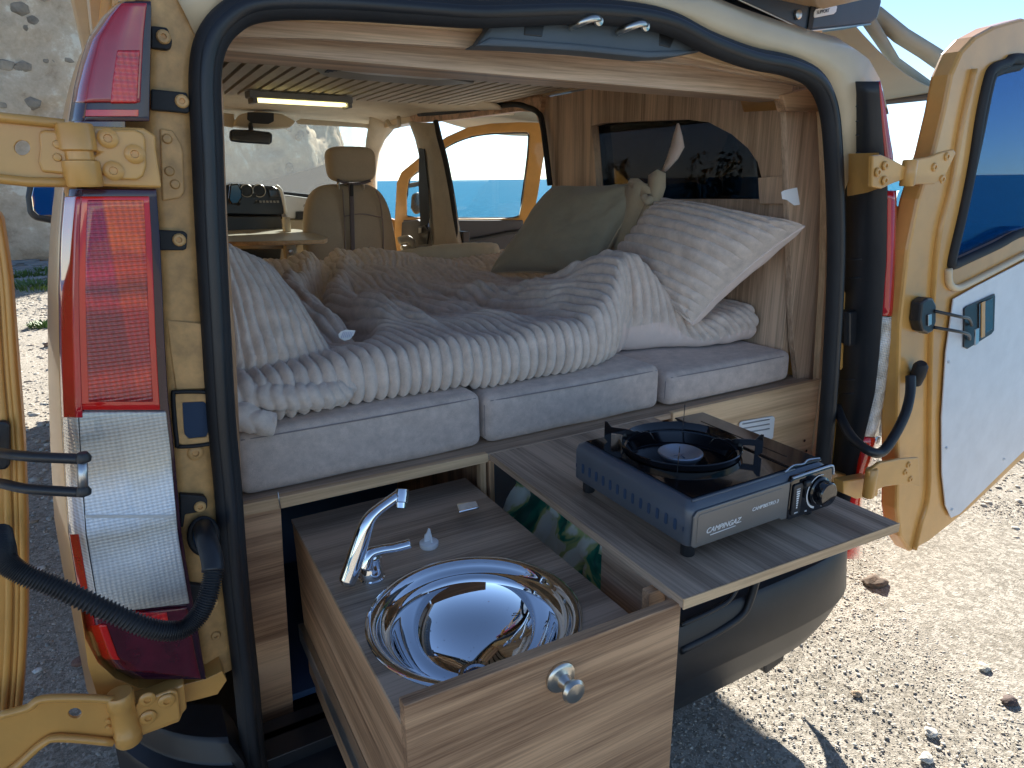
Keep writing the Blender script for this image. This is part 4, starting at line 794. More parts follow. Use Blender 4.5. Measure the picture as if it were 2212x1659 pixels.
# --- open front passenger door
hx, hy = 1.66, 4.55; daz = R(114); ddir = np.array([math.sin(daz), math.cos(daz), 0]); dn = np.array([ddir[1], -ddir[0], 0])
def D(pts): return [PP(x, y, (hx, hy, 0), dn) for x, y in pts]
od = D([(852, 600), (854, 470), (858, 395), (868, 372), (895, 350), (925, 325), (965, 296), (1010, 276), (1060, 268), (1120, 265), (1165, 266), (1174, 276), (1174, 330), (1160, 420), (1150, 470), (1140, 560), (1140, 640), (860, 640)])
hq = D([(880, 468), (879, 420), (884, 388), (900, 372), (945, 345), (958, 322), (985, 306), (1020, 294), (1060, 288), (1110, 286), (1138, 286), (1143, 292), (1140, 340), (1128, 430), (1120, 468), (1110, 471), (1000, 472)])
fd = holed('front_door', od, [hq], dn*.05, M['paint'], van, bevel=.008, label='front passenger door standing open against the sea')
tube('window_seal', smoothpath(D([(880, 468), (879, 420), (884, 388), (900, 372), (945, 345), (958, 322), (985, 306), (1020, 294), (1060, 288), (1110, 286), (1138, 286), (1143, 292), (1140, 340), (1128, 430), (1120, 468), (1060, 472), (1000, 472)]), 4, True), .009, M['rubber'], fd, closed=True, seg=8)
slab('window_pane', [p+dn*.025 for p in hq], dn*.005, M['glass'], fd, bevel=0)
slab('door_card', [p+dn*.052 for p in D([(872, 474), (1128, 474), (1124, 640), (870, 640)])], dn*.02, plain('door_card_grey', (0.10, 0.095, 0.10), .7), fd, bevel=.01)
tube('armrest_line', smoothpath([p+dn*.075 for p in D([(985, 520), (1040, 512), (1100, 500), (1125, 498)])], 4), .014, M['plastic'], fd, seg=8)
slab('mirror_bar', D([(884, 396), (905, 392), (905, 402), (884, 406)]), dn*.03, M['greyplastic'], fd, bevel=.002)
wm = D([(888, 420), (905, 414), (910, 460), (895, 466), (886, 450)]); slab('wing_mirror', [p-dn*.06 for p in wm], -dn*.10, M['plastic'], fd, bevel=.02)
# --- left outside: body side, wing mirror
loft('side_panel', [[(x+.012*(y-1.3)*0, y, z) for x, z in [(-.080, .35), (-.086, .8), (-.080, 1.2), (-.030, 1.5), (-.003, 1.62), (.035, 1.76), (.08, 1.93)]] for y in (1.32, 2.4, 3.6, 4.6)], M['paint'], van, solid=.02, label='left outer body side')
slab('front_wing', [(-.10, 4.62, .35), (-.10, 5.95, .35), (-.10, 5.85, .95), (-.10, 5.3, 1.28), (-.10, 4.62, 1.25)], (.02, 0, 0), M['paint'], van)
lm_ = slab('wing_mirror', [PY(x, y, 4.9) for x, y in [(58, 425), (62, 400), (76, 389), (120, 387), (134, 390), (134, 482), (110, 481), (75, 474), (62, 460)]], (0, -.10, 0), M['plastic'], van, bevel=.02, seg=4, label='left wing mirror beyond the tail lamp')
slab('mirror_glass', [PY(x, y, 4.795) for x, y in [(68, 425), (73, 403), (84, 396), (132, 394), (132, 470), (84, 465), (72, 455)]], (0, -.004, 0), M['mirror'], lm_, bevel=.003)
# --- lower front body, floor, hood (seen only from beside the van)
slab('floor', [(-.08, 1.14, .42), (1.70, 1.14, .42), (1.70, 5.0, .42), (-.08, 5.0, .42)], (0, 0, .04), M['plastic'], van, bevel=.004)
loft('bonnet', [[(x, 5.30, 1.30), (x, 5.65, 1.18), (x, 5.92, .95), (x, 6.0, .6), (x, 5.98, .3)] for x in np.linspace(-.10, 1.76, 6)], M['paint'], van, solid=.02)
slab('front_wing', [(1.74, 4.6, .35), (1.74, 5.98, .35), (1.74, 5.9, .95), (1.72, 5.3, 1.30), (1.70, 4.6, 1.25)], (.02, 0, 0), M['paint'], van)
for (x, y) in ((-.02, 1.95), (1.60, 1.95), (-.02, 5.15), (1.60, 5.15)):
    wv = lathe('wheel', [(.0001, -.1), (.2, -.1), (.30, -.1), (.325, -.07), (.325, .07), (.30, .1), (.2, .1), (.0001, .08)], (x, y, .325), (1, 0, 0), M['rubber'], van, seg=32)
    lathe('rim', [(.0001, -.11), (.19, -.112), (.20, -.10), (.20, .10), (.19, .112), (.0001, .11)], (x, y, .325), (1, 0, 0), M['steel'], wv, seg=24)
# --- bumper
rows = []
PR = [(1.12, .602), (1.035, .600), (1.028, .594), (1.024, .560), (1.018, .554), (.975, .548), (.968, .540), (.962, .47), (.953, .405), (.958, .396), (.985, .32), (1.02, .25), (1.05, .225), (1.12, .215)]
for x in list(np.linspace(-.14, .8, 60))+list(np.linspace(.84, 1.80, 26)):
    t = (x-.83)/.97; e = abs(t)**9; rows.append([(x*1.0+(0 if abs(t) < .999 else 0), y_+.26*e+(.05 if k < 2 else 0)*0, z_+(.035*e if k > 9 else 0)-(.13*float(sm(.04, .07, x)*(1-sm(.60, .66, x))) if k < 7 else 0)) for k, (y_, z_) in enumerate(PR)])
bm_ = loft('rear_bumper', rows, M['bumper'], van, solid=.005, bevel=.0, label='dark plastic rear bumper with stepped face')
_auto(bm_); tube('bumper_ridge', smoothpath([PY(x, y, .962) for x, y in [(1470, 1405), (1540, 1370), (1600, 1330), (1622, 1290), (1640, 1220), (1645, 1160)]], 5), .010, M['bumper'], bm_, seg=8)
tube('bumper_ridge', smoothpath([PY(x, y, .964) for x, y in [(1470, 1350), (1540, 1318), (1580, 1290), (1600, 1240), (1608, 1160)]], 5), .006, M['bumper'], bm_, seg=8)
slab('tow_bracket', [(1.43, 1.10, .25), (1.56, 1.10, .27), (1.545, 1.10, .13), (1.47, 1.10, .11)], (0, .1, 0), M['plastic'], bm_, bevel=.008)
box('sill_plate', (.06, 1.66), (1.10, 1.20), (.46, .50), M['plastic'], van)
loft('bumper_step', [[(x, 1.07, .57), (x, 1.085, .62), (x, 1.09, .70), (x, 1.12, .76)] for x in (.66, 1.0, 1.3, 1.50, 1.60)], M['bumper'], van, solid=.006)
box('rear_sill', (.05, 1.66), (1.15, 1.17), (.44, .50), M['plastic'], van)
# --- right tail lamp: black inner side, red / clear outer strip
RB = [(172, 1815, 1898, 1899), (240, 1818, 1903, 1917), (330, 1820, 1910, 1935), (410, 1822, 1917, 1943), (560, 1822, 1915, 1941), (680, 1818, 1906, 1940), (760, 1815, 1900, 1932), (850, 1812, 1890, 1920), (940, 1806, 1868, 1902), (1000, 1800, 1852, 1890), (1030, 1796, 1848, 1872), (1120, 1788, 1828, 1865), (1206, 1775, 1815, 1862)]
def rlrow(y, back=1.135, ycorner=1.03):
    a, b, c = interp(RB, y); p = PY(a, y, back); X = p[0]; q = PX(b, y, max(X, .5)); 
    yb = min(max(q[1], .93), 1.08); q = PY(b, y, yb); return p, q, PY(c-8, y, yb+.01), PY(c, y, yb+.05)
def rl(y0, y1, mat, name, par, which, n=16, off=0.0):
    rows = []
    for y in np.linspace(y0, y1, n):
        p, q, r1, r2 = rlrow(y)
        if which == 'side': rows.append([(p[0], p[1], p[2]), (p[0]*.5+q[0]*.5, p[1]*.5+q[1]*.5, p[2]*.5+q[2]*.5), tuple(q)])
        else: rows.append([tuple(q+np.array([-off, -off, 0])), tuple(r1*.6+q*.4+np.array([0, -.006-off, 0])), tuple(r1+np.array([0, -off, 0])), tuple(r2), tuple(r2+np.array([-.01, .09, 0]))])
    return loft(name, rows, mat, par, solid=.004)
rtl = rl(176, 1206, M['plastic'], 'tail_lamp', van, 'side', 40); rtl['label'] = 'right tail lamp seen from its black inner side'
rl(176, 372, M['reddeep'], 'red_lens', rtl, 'lens'); rl(412, 682, M['reddeep'], 'red_lens', rtl, 'lens'); rl(684, 942, M['clear'], 'clear_lens', rtl, 'lens'); rl(944, 1206, M['redrim'], 'red_lens', rtl, 'lens')
for y in (230, 262, 292, 330, 350, 560, 600, 820, 850): 
    p, q, _, _ = rlrow(y); tube('lamp_rib', [p+np.array([-.003, 0, 0]), p*.55+q*.45+np.array([-.003, 0, 0])], .0016, M['plastic'], rtl, seg=6)
# right rear corner body behind lamp + sill
rows = []
for y in range(150, 1230, 60):
    p, q, r1, r2 = rlrow(min(max(y, 176), 1200)); z = p[2]
    rows.append([(p[0]-.006, 1.14, z), (p[0]+.02, 1.142, z), (r2[0]-.02, 1.17, z), (r2[0]-.012, 1.5, z)])
loft('rear_corner', rows, M['paint'], van, solid=.004)
slab('sill_corner', [PY(x, y, 1.09) for x, y in [(1790, 1012), (1812, 1022), (1862, 1030), (1880, 1020), (1905, 1030), (1905, 1050), (1850, 1060), (1800, 1042)]], (0, .03, 0), M['paint'], van, bevel=.004)
# yellow bits behind the seal on the right (striker recess)
for q in ([(1822, 625), (1832, 640), (1838, 665), (1822, 670)], [(1818, 740), (1834, 745), (1830, 785), (1816, 800)]): slab('striker_plate', [PY(x, y, 1.125) for x, y in q], (0, .012, 0), M['paint'], van, bevel=.002)
sc = slab('striker', [PY(x, y, 1.11) for x, y in [(1820, 672), (1840, 668), (1852, 680), (1850, 700), (1856, 712), (1850, 728), (1842, 742), (1820, 746)]], (0, -.02, 0), M['plastic'], van, bevel=.006)
# right hinges
h3 = slab('hinge', [PY(x, y, 1.113-(x-1826)/64*.10) for x, y in [(1828, 332), (1898, 330), (1900, 406), (1872, 416), (1830, 424)]], (-.004, -.004, 0), M['paint'], van, bevel=.003, label='upper right door hinge')
slab('hinge_plate', [PY(x, y, .96) for x, y in [(1886, 336), (1905, 334), (1930, 345), (1958, 360), (1958, 386), (1930, 396), (1905, 408), (1884, 404)]], (0, .012, 0), M['paint'], h3, bevel=.003)
for q in [(1896, 372), (1912, 358), (1911, 390)]: screw(h3, PY(q[0], q[1], .958), r=.010, mat=M['paint'])
A = PY(1967, 345, .96); B = PY(1966, 402, .96); B[0] = A[0]; ln = np.linalg.norm(A-B)
lathe('barrel', [(.0001, 0), (.014, 0), (.016, .003), (.016, ln-.003), (.014, ln), (.0001, ln)], B, A-B, M['paint'], h3, seg=18)
h3a = slab('hinge_arm', [PY(x, y, .955) for x, y in [(1970, 345), (2010, 338), (2035, 328), (2060, 322), (2066, 330), (2040, 385), (2020, 398), (1990, 398), (1970, 400)]], (0, .01, 0), M['paint'], h3, bevel=.003)
for q in [(2045, 338), (2018, 361), (2035, 387)]: screw(h3a, PY(q[0], q[1], .955), r=.010, mat=M['paint'])
h4 = slab('hinge', [PY(x, y, 1.0) for x, y in [(1822, 1040), (1880, 1030), (1900, 1040), (1896, 1072), (1850, 1078), (1822, 1066)]], (0, .03, 0), M['paint'], van, bevel=.003, label='lower right door hinge')
slab('hinge_arm', [PY(x, y, .955) for x, y in [(1876, 1020), (1900, 1000), (1940, 992), (1985, 988), (1988, 1050), (1950, 1046), (1910, 1052), (1884, 1064)]], (0, .01, 0), M['paint'], h4, bevel=.003)
A = PY(1884, 1012, .96); B = PY(1884, 1070, .96); B[0] = A[0]; ln = np.linalg.norm(A-B)
lathe('barrel', [(.0001, 0), (.013, 0), (.015, .003), (.015, ln-.003), (.013, ln), (.0001, ln)], B, A-B, M['paint'], h4, seg=18)
for q in [(1962, 1004), (1955, 1020), (1966, 1035)]: screw(h4, PY(q[0], q[1], .955), r=.009, mat=M['paint'])
# --- right rear door
raz = R(87); rd = np.array([math.sin(raz), math.cos(raz), 0]); rn = np.array([rd[1], -rd[0], 0]); rn = -rn if rn[1] > 0 else rn   # rn points to the viewer
rp = (1.72, 1.0, 0)
def RD(pts, o=0.0): return [PP(x, y, rp, rn)+rn*o for x, y in pts]
def SZ(s, z, o=0.0): return np.array(rp)+rd*s+DZ*z+rn*o
ro_ = RD([(2212, 38), (2150, 55), (2108, 78), (2078, 110), (2056, 160), (2040, 240), (2018, 330), (1985, 430), (1962, 540), (1944, 700), (1940, 850), (1940, 1000), (1938, 1100), (1945, 1160), (1966, 1193), (2010, 1168), (2100, 1096), (2212, 990)])
ro_ = [SZ(1.12, ro_[0][2]-.06), SZ(.85, ro_[0][2]+.0)]+ro_+[SZ(1.12, ro_[-1][2]+.03), SZ(1.20, .80)]
wpx = [(2212, 128), (2170, 138), (2140, 150), (2128, 175), (2112, 250), (2095, 360), (2075, 460), (2052, 560), (2056, 572), (2080, 562), (2150, 530), (2212, 500)]
wo = RD(wpx); wo = [SZ(.98, wo[0][2]+.0)]+wo+[SZ(1.0, wo[-1][2]+.02)]
rdo = holed('rear_door', ro_, [wo], -rn*.05, M['paint'], van, bevel=.008, label='right rear door swung open with white inner panel')
tube('window_gasket', smoothpath([p+rn*.004 for p in wo], 4, True), .013, M['rubber'], rdo, closed=True, seg=8)
slab('window_pane', [p-rn*.03 for p in wo], -rn*.005, M['blueglass'], rdo, bevel=0)
tube('gasket_band', smoothpath([p-rn*.012 for p in RD([(2212, 140), (2165, 152), (2148, 175), (2122, 300), (2100, 400), (2070, 530)])], 4), .014, M['rubber'], rdo, seg=8)
wp = RD([(2052, 645), (2100, 618), (2212, 560)], .006)
wp = [SZ(1.06, wp[-1][2]+.04, .006)]+wp[::-1]+RD([(2036, 760), (2027, 900), (2028, 1020), (2036, 1090), (2048, 1116), (2066, 1108), (2120, 1055), (2212, 965)], .006)+[SZ(1.08, .66, .006)]
slab('inner_panel', wp, rn*.004, M['whitepanel'], rdo, bevel=.001)
tube('panel_rim', smoothpath([p+rn*.005 for p in RD([(2212, 548), (2100, 606), (2062, 622), (2046, 610), (2044, 580)])], 4), .010, M['paint_cream'], rdo, seg=8)
tube('door_rib', smoothpath([p+rn*.001 for p in RD([(2100, 150), (2075, 260), (2050, 400), (2022, 520), (2008, 700), (2004, 900), (2002, 1060), (1985, 1130), (1972, 1185)])], 5), .012, M['paint'], rdo, seg=10, flat=.5)
for (x, y) in [(2036, 965), (2040, 780), (2048, 1098), (2160, 990)]: screw(rdo, PP(x, y, rp, rn)+rn*.011, ax=rn, r=.0045, mat=M['white'])
hs_ = slab('stay_recess', RD([(2071, 665), (2076, 660), (2137, 633), (2138, 640), (2136, 712), (2130, 720), (2078, 752), (2070, 748)], .011), rn*.004, M['plastic'], rdo, bevel=.003)
slab('recess_panel', RD([(2100, 655), (2130, 642), (2130, 708), (2100, 728)], .016), rn*.002, M['smoke'], hs_, bevel=.001)
slab('stay_clip', RD([(2104, 652), (2112, 648), (2112, 724), (2104, 728)], .018), rn*.002, M['paint'], hs_, bevel=.001)
bk = slab('stay_bracket', RD([(1966, 650), (1980, 640), (1990, 640), (1998, 655), (1998, 690), (1992, 712), (1980, 718), (1968, 712), (1962, 690)], .0), rn*.03, M['plastic'], rdo, bevel=.006)
slab('bracket_pin', RD([(1976, 676), (1984, 674), (1984, 696), (1976, 700)], .031), rn*.003, M['steel'], bk, bevel=.001)
tube('stay_rod', smoothpath([RD([(1992, 668)], .03)[0], RD([(2020, 676)], .06)[0], RD([(2050, 682)], .05)[0], RD([(2082, 700)], .02)[0]], 5), .0045, M['plastic'], rdo, seg=8)
tube('stay_rod', smoothpath([RD([(1992, 703)], .03)[0], RD([(2020, 708)], .06)[0], RD([(2050, 716)], .05)[0], RD([(2078, 730)], .02)[0]], 5), .0045, M['plastic'], rdo, seg=8)
slab('stay_pin', RD([(2079, 708), (2087, 704), (2087, 736), (2079, 742)], .03), rn*.004, M['steel'], rdo, bevel=.001)
tube('door_cable', smoothpath([PY(1808, 880, 1.10), PY(1822, 915, 1.05), PY(1845, 950, 1.0), PY(1880, 975, .95), PY(1905, 976, .94), PY(1930, 945, .94), PY(1955, 895, .945), PY(1966, 850, .96), PY(1967, 812, .975)], 7), .0125, M['plastic'], van, seg=12)
cbx = RD([(1966, 806)], .02)[0]; lathe('cable_boot', [(.0001, -.03), (.016, -.028), (.019, 0), (.018, .03), (.012, .04), (.0001, .04)], cbx, (-.3, -.3, .9), M['rubber'], van, seg=16)
# --- roof mounted awning
awc = slab('awning_case', [PY(1470, -60, 1.30), PY(1570, -12, 1.30), PY(1742, 68, 1.30), PY(1745, 66, 1.30), PY(1880, 52, 1.30), PY(1896, 40, 1.30), PY(1905, 5, 1.30), PY(1903, -150, 1.30), PY(1470, -150, 1.30)], (0, .09, 0), M['cassette'], van, bevel=.008, label='dark awning case on the roof edge')
box('case_body', (1.705, 1.885), (1.392, 4.80), (1.95, 2.12), M['cassette'], awc, bevel=.01)
tube('case_edge', [PY(1570, -12, 1.295), PY(1742, 68, 1.295), PY(1880, 52, 1.295)], .0025, M['satin'], awc, seg=6)
slab('end_seam', [PY(x, y, 1.299) for x, y in [(1757, -40), (1770, -40), (1752, 64), (1742, 66)]], (0, -.004, 0), M['rubber'], awc, bevel=.001)
bdg = slab('badge', [PY(x, y, 1.298) for x, y in [(1756, 26), (1760, 20), (1802, 12), (1805, 15), (1803, 26), (1798, 31), (1758, 39), (1755, 37)]], (0, -.005, 0), M['white'], awc, bevel=.001)
pa, pb = PY(1764, 31, 1.2915), PY(1800, 24, 1.2915)
text('badge_text', 'SUPPORT', .0115, pa, pb-pa, (0, 0, 1), M['plastic'], awc, shear=.25)
lathe('case_bolt', [(.0001, 0), (.012, 0), (.011, .006), (.006, .008), (.0001, .008)], PY(1722, 32, 1.298), (0, -1, 0), M['steel'], awc, seg=18)
f0 = PY(1760, 66, 1.45); f1 = PX(2035, 198, 3.4); f2 = PX(2075, 128, 3.4); f3 = PY(1900, 12, 1.5)
cloth_n = 10; rows = []
for i in range(cloth_n+1):
    t = i/cloth_n; p = np.array([1.86, 1.42, 1.985])*(1-t)+np.array([3.30, 1.92, 1.875])*t; p2 = p+np.array([0, 3.3, 0]); sag = -.05*math.sin(math.pi*t)
    rows.append([p+(p2-p)*k/12+np.array([0, 0, sag+.012*math.sin(k*1.3+t*3)]) for k in range(13)])
loft('awning_cloth', rows, M['awning'], awc, solid=.004)
e0 = np.array([3.30, 1.92, 1.875]); tube('lead_rail', [e0+(0, 0, -.01), e0+(0, 3.3, -.01)], .022, M['cassette'], awc, seg=10)
tube('folding_arm', [np.array([2.1, 1.5, 2.0]), np.array([2.9, 1.9, 1.97]), np.array([3.25, 1.95, 1.90])], .02, M['awning'], awc, seg=10)
rows = [[PX(x, y, X) for x, y in r_] for X, r_ in [(2.36, [(1900, 14), (1898, 30), (1885, 50)]), (2.6, [(1960, 62), (1955, 80), (1930, 88)]), (2.85, [(2020, 98), (2010, 115), (1985, 122)]), (3.1, [(2075, 132), (2062, 150), (2035, 158)])]]
loft('awning_roll', rows, M['awning'], awc, solid=.01)

# ================================================================== FITTED FURNITURE
cab = thing('bed_cabinet', 'walnut bed base cabinet with open front bays under the grey cushions', 'cabinet', (.63, 1.3, .45))
box('top_board', (.12, 1.70), (1.222, 3.10), (.935, .951), M['woodgr_x'], cab)
slab('front_rail', [PY(x, y, 1.22) for x, y in [(520, 1092), (1054, 980), (1056, 998), (612, 1098), (522, 1116)]], (0, .016, 0), M['woodlt_x'], cab, bevel=.001)
slab('front_panel', [PY(x, y, 1.226) for x, y in [(512, 1108), (606, 1086), (612, 1200), (625, 1400), (638, 1592), (560, 1628), (545, 1500), (530, 1350), (518, 1200)]], (0, .016, 0), M['wood_x'], cab, bevel=.001, label='left front panel of the cabinet')
box('divider', (.608, .622), (1.222, 1.24), (.50, .935), M['woodlt_z'], cab)
box('divider', (.628, .640), (1.218, 3.0), (.50, .935), M['wood_z'], cab)
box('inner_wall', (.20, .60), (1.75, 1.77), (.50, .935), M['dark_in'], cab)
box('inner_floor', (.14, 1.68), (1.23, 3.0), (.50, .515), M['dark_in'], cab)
box('front_panel', (1.150, 1.712), (1.216, 1.232), (.60, .953), M['woodlt_x'], cab, label='pale right front panel with a white vent plate')
box('edge_batten', (1.712, 1.735), (1.212, 1.24), (.60, .953), M['woodlt_z'], cab)
vp = slab('vent_plate', [PY(x, y, 1.213) for x, y in [(1595, 915), (1600, 910), (1668, 898), (1672, 902), (1668, 945), (1662, 950), (1610, 955), (1598, 950)]], (0, -.004, 0), M['white'], cab, bevel=.002)
for k in range(3): tube('vent_rib', [PY(1604, 916+k*10, 1.208), PY(1662, 906+k*10, 1.208)], .0018, M['greyplastic'], vp, seg=6)
for q in [(1742, 974), (1741, 992), (1738, 952)]: lathe('screw_hole', [(.0001, .001), (.004, .001), (.0045, 0)], PY(q[0], q[1], 1.212), (0, -1, 0), M['rubber'], cab, seg=10, caps=False)
tube('wire_clip', smoothpath([PY(600, 1062, 1.215), PY(603, 1080, 1.21), PY(606, 1098, 1.215)], 4), .0012, M['steel'], cab, seg=6)
lt = slab('hinge_latch', [PZ(x, y, .945) for x, y in [(984, 1044), (1028, 1038), (1034, 1050), (990, 1060)]], (0, 0, .006), M['chrome'], cab, bevel=.002)
lt.location = (lt.location[0], lt.location[1], lt.location[2]-.05)
# compartment right of the drawer
box('runner_board', (.640, .655), (.66, .83), (.80, .932), M['woodgr_y'], cab, label='side board of the right hand drawer bay')
box('runner_end', (.606, .639), (.668, .684), (.80, .930), M['wood_x'], cab)
# ---- pull-out shelf
shf = thing('sliding_shelf', 'walnut board pulled out over the bumper carrying the stove', 'shelf', (.85, .9, .935))
slab('shelf_board', [(.618, .612, .934), (1.090, .592, .934), (1.092, 1.30, .934), (.634, 1.30, .934)], (0, 0, .0155), M['woodgr_y'], shf, bevel=.0006)
slab('edge_band', [(.6175, .6105, .9335), (1.0905, .5905, .9335), (1.0905, .5885, .9335), (.6175, .6085, .9335)], (0, 0, .0165), M['woodlt_x'], shf, bevel=0)
# ---- sink drawer
dr = thing('kitchen_drawer_unit', 'walnut drawer pulled out of the cabinet with a round steel sink set in its top', 'drawer', (.41, .95, .45))
slab('front_panel', [(.203, .618, .45), (.203, .618, .948), (.622, .618, .937), (.622, .618, .45)], (0, .017, 0), M['wood_x'], dr, bevel=.0012, label='walnut drawer front with round satin knob')
box('side_panel', (.217, .232), (.636, 1.28), (.50, .868), M['wood_y'], dr)
box('side_panel', (.582, .597), (.636, 1.28), (.50, .860), M['wood_y'], dr)
sc_, sr = np.array([.393, .822]), .166
circ = [(sc_[0]+.150*math.cos(a), sc_[1]+.150*math.sin(a), .8685) for a in np.linspace(0, 2*math.pi, 49)[:-1]]
holed('worktop', [(.2165, .6355, .8685), (.5985, .6355, .8685), (.6005, 1.285, .8685), (.2165, 1.285, .8685)], [circ], (0, 0, .0075), M['woodgr_x'], dr)
box('drawer_rail', (.205, .2165), (.70, 1.28), (.60, .64), M['steel'], dr)
kn = lathe('knob', [(.0001, 0), (.0215, 0), (.0215, .003), (.019, .0055), (.0165, .006), (.010, .009), (.007, .018), (.009, .023), (.0145, .026), (.0165, .031), (.0135, .0355), (.0001, .038)], PY(1210, 1462, .617), (0, -1, 0), M['satin'], dr, seg=32)
# basin
sink = thing('sink', 'round polished steel sink bowl set into the drawer top', 'sink', (sc_[0], sc_[1], .80))
prof_ = [(.166, .8765), (.1665, .878), (.164, .880), (.157, .881), (.151, .878), (.147, .871), (.143, .865), (.137, .8625), (.131, .860), (.1275, .856)]
RB_ = .1255; zc_ = .850
for k in range(0, 41):
    r_ = RB_*(1-k/40); r2 = max(r_, .0004); prof_.append((r2, zc_)); th_ = R(17)+R(54)*(max(0, r_-RB_/80)/RB_)**2.2; zc_ -= math.tan(th_)*RB_/40*.92
lathe('bowl', [(r_, h-.8) for r_, h in prof_], (sc_[0], sc_[1], .8), (0, 0, 1), M['chrome'], sink, seg=96, caps=False)
dx, dy = .393, .822
drn = lathe('drain', [(.027, .0), (.030, .004), (.027, .007), (.021, .006), (.019, .002), (.012, .001), (.0001, .001)], (dx, dy, prof_[-1][1]+.004), (0, 0, 1), M['chrome'], sink, seg=32, caps=False)
lathe('drain_hole', [(.0165, 0), (.0001, .0005)], (dx, dy, prof_[-1][1]+.006), (0, 0, 1), M['dark_in'], drn, seg=24, caps=False)
dv, df = [], []
bvs, bfs = ibv, ibf
for i in range(70):
    a = RNG.uniform(0, 6.28); q = .100*math.sqrt(RNG.random()); s = RNG.uniform(.0005, .0017)
    h = float(np.interp(1.177*q, [p_[0] for p_ in prof_][::-1], [p_[1] for p_ in prof_][::-1])); b0 = len(dv)
    for p in bvs: dv.append((sc_[0]+1.177*q*math.cos(a)+p[0]*s, sc_[1]+1.177*q*math.sin(a)+p[1]*s, h+p[2]*s*.45))
    df += [[b0+k for k in f] for f in bfs]
wd_ = mk('water_drop', dv, df, M['chrome'], sink, smooth=True); wd_['kind'] = 'stuff'
# faucet
fc = thing('faucet', 'chrome folding faucet with angular spout and lever behind the sink', 'faucet', (.29, 1.005, .876))
bx_, by_ = .288, 1.000
lathe('base', [(.0001, 0), (.022, 0), (.022, .003), (.0195, .005), (.0195, .020), (.0185, .022), (.0185, .040), (.012, .046), (.0001, .047)], (bx_, by_, .876), (0, 0, 1), M['chrome'], fc, seg=32)
spt = [PY(750, 1256, .985), PY(762, 1222, .985), PY(777, 1176, .985), PY(790, 1138, .985), PY(800, 1118, .985), PY(816, 1102, .985), PY(840, 1084, .985), PY(866, 1066, .985)]
spt = smoothpath(spt, 5)
tube('spout', spt, .0115, M['chrome'], fc, seg=20, flat=.85, rfun=lambda t: .0150-.0058*float(sm(.2, .8, t)))
lathe('spout_foot', [(.0001, 0), (.011, .001), (.0135, .006), (.0135, .030), (.0125, .033), (.0001, .034)], PY(750, 1262, .985), PY(762, 1222, .985)-PY(752, 1252, .985), M['satin'], fc, seg=24)
tip0, tip1 = PY(868, 1070, .983), PY(866, 1100, .975)
lathe('spout_outlet', [(.0001, -.011), (.0105, -.010), (.0115, -.002), (.0115, .010), (.0095, .0115), (.0090, .020), (.0001, .020)], tip0, tip1-tip0, M['chrome'], fc, seg=24)
lv = [PY(785, 1226, .985), PY(796, 1198, .985), PY(820, 1188, .983), PY(855, 1182, .98), PY(886, 1174, .975)]
tube('lever', smoothpath(lv, 5), .0075, M['chrome'], fc, seg=16, rfun=lambda t: .0145-.006*sm(0, .5, t), flat=.8)
lathe('lever_hub', [(.0001, 0), (.017, .001), (.0175, .012), (.013, .020), (.0001, .022)], (bx_, by_, .905), (0, 0, 1), M['chrome'], fc, seg=28)
# white sink plug
pl_ = thing('sink_plug', 'small white plastic sink plug standing on the walnut drawer top', 'plug', (.416, 1.05, .876))
pc = PZ(927, 1180, .876); lathe('disc', [(.0001, 0), (.016, 0), (.0175, .003), (.0175, .009), (.0155, .0105), (.006, .011), (.0001, .011)], pc, (0, 0, 1), M['white'], pl_, seg=28)
slab('fin', [pc+np.array(q) for q in [(-.009, 0, .0105), (.008, 0, .0105), (.004, 0, .034), (.001, 0, .036), (-.003, 0, .027), (-.007, 0, .024)]], (0, .0035, 0), M['white'], pl_, bevel=.0008)
slab('fin', [pc+np.array(q) for q in [(.0015, -.009, .0105), (.0015, .009, .0105), (.0015, .003, .026), (.0015, -.003, .026)]], (.003, 0, 0), M['white'], pl_, bevel=.0008)
# printed bag in the bay
rows = []
for j in range(26):
    t = j/25; row = []
    for i in range(16):
        u = i/15; y_ = .80+.42*t; z_ = .93-.24*u
        x_ = .745-.02*u+.05*float(vn(np.array([t*6.3]), np.array([u*3.1]))[0])+.04*float(vn(np.array([t*15]), np.array([u*8]))[0])-.03*u*0-.05*(u**2)
        row.append((x_-.045, y_, z_))
    rows.append(row)
bag = loft('printed_bag', rows, M['greenbag'], None, solid=.003); bag.location = (0, 0, 0)
tag(bag, 'crumpled green and white printed bag stuffed in the bay beside the sink drawer', 'bag')

# ================================================================== STOVE
st_ = thing('camping_stove', 'grey single burner camping stove with black pan supports on the pulled out shelf', 'stove', (.85, .84, .9495))
SX0, SX1, SY0, SY1 = .686, 1.008, .676, .985
def rring(x0, x1, y0, y1, z, r, n=5):
    o = []
    for cx, cy, a0 in ((x1-r, y1-r, 0), (x0+r, y1-r, 90), (x0+r, y0+r, 180), (x1-r, y0+r, 270)):
        for k in range(n+1): a = R(a0+90*k/n); o.append((cx+r*math.cos(a), cy+r*math.sin(a), z))
    return o
zb0, zt = .975, 1.048
body = loft('body', [rring(SX0+.004, SX1-.004, SY0+.004, SY1-.004, zb0, .012), rring(SX0, SX1, SY0, SY1, zb0+.004, .014), rring(SX0, SX1, SY0, SY1, zt-.014, .014), rring(SX0+.003, SX1-.003, SY0+.003, SY1-.003, zt-.005, .014), rring(SX0+.012, SX1-.012, SY0+.012, SY1-.012, zt, .012)], M['stovegrey'], st_, close=True, label='grey enamel stove case')
slab('underside', rring(SX0+.004, SX1-.004, SY0+.004, SY1-.004, zb0+.001, .012), (0, 0, .002), M['plastic'], body, bevel=0)
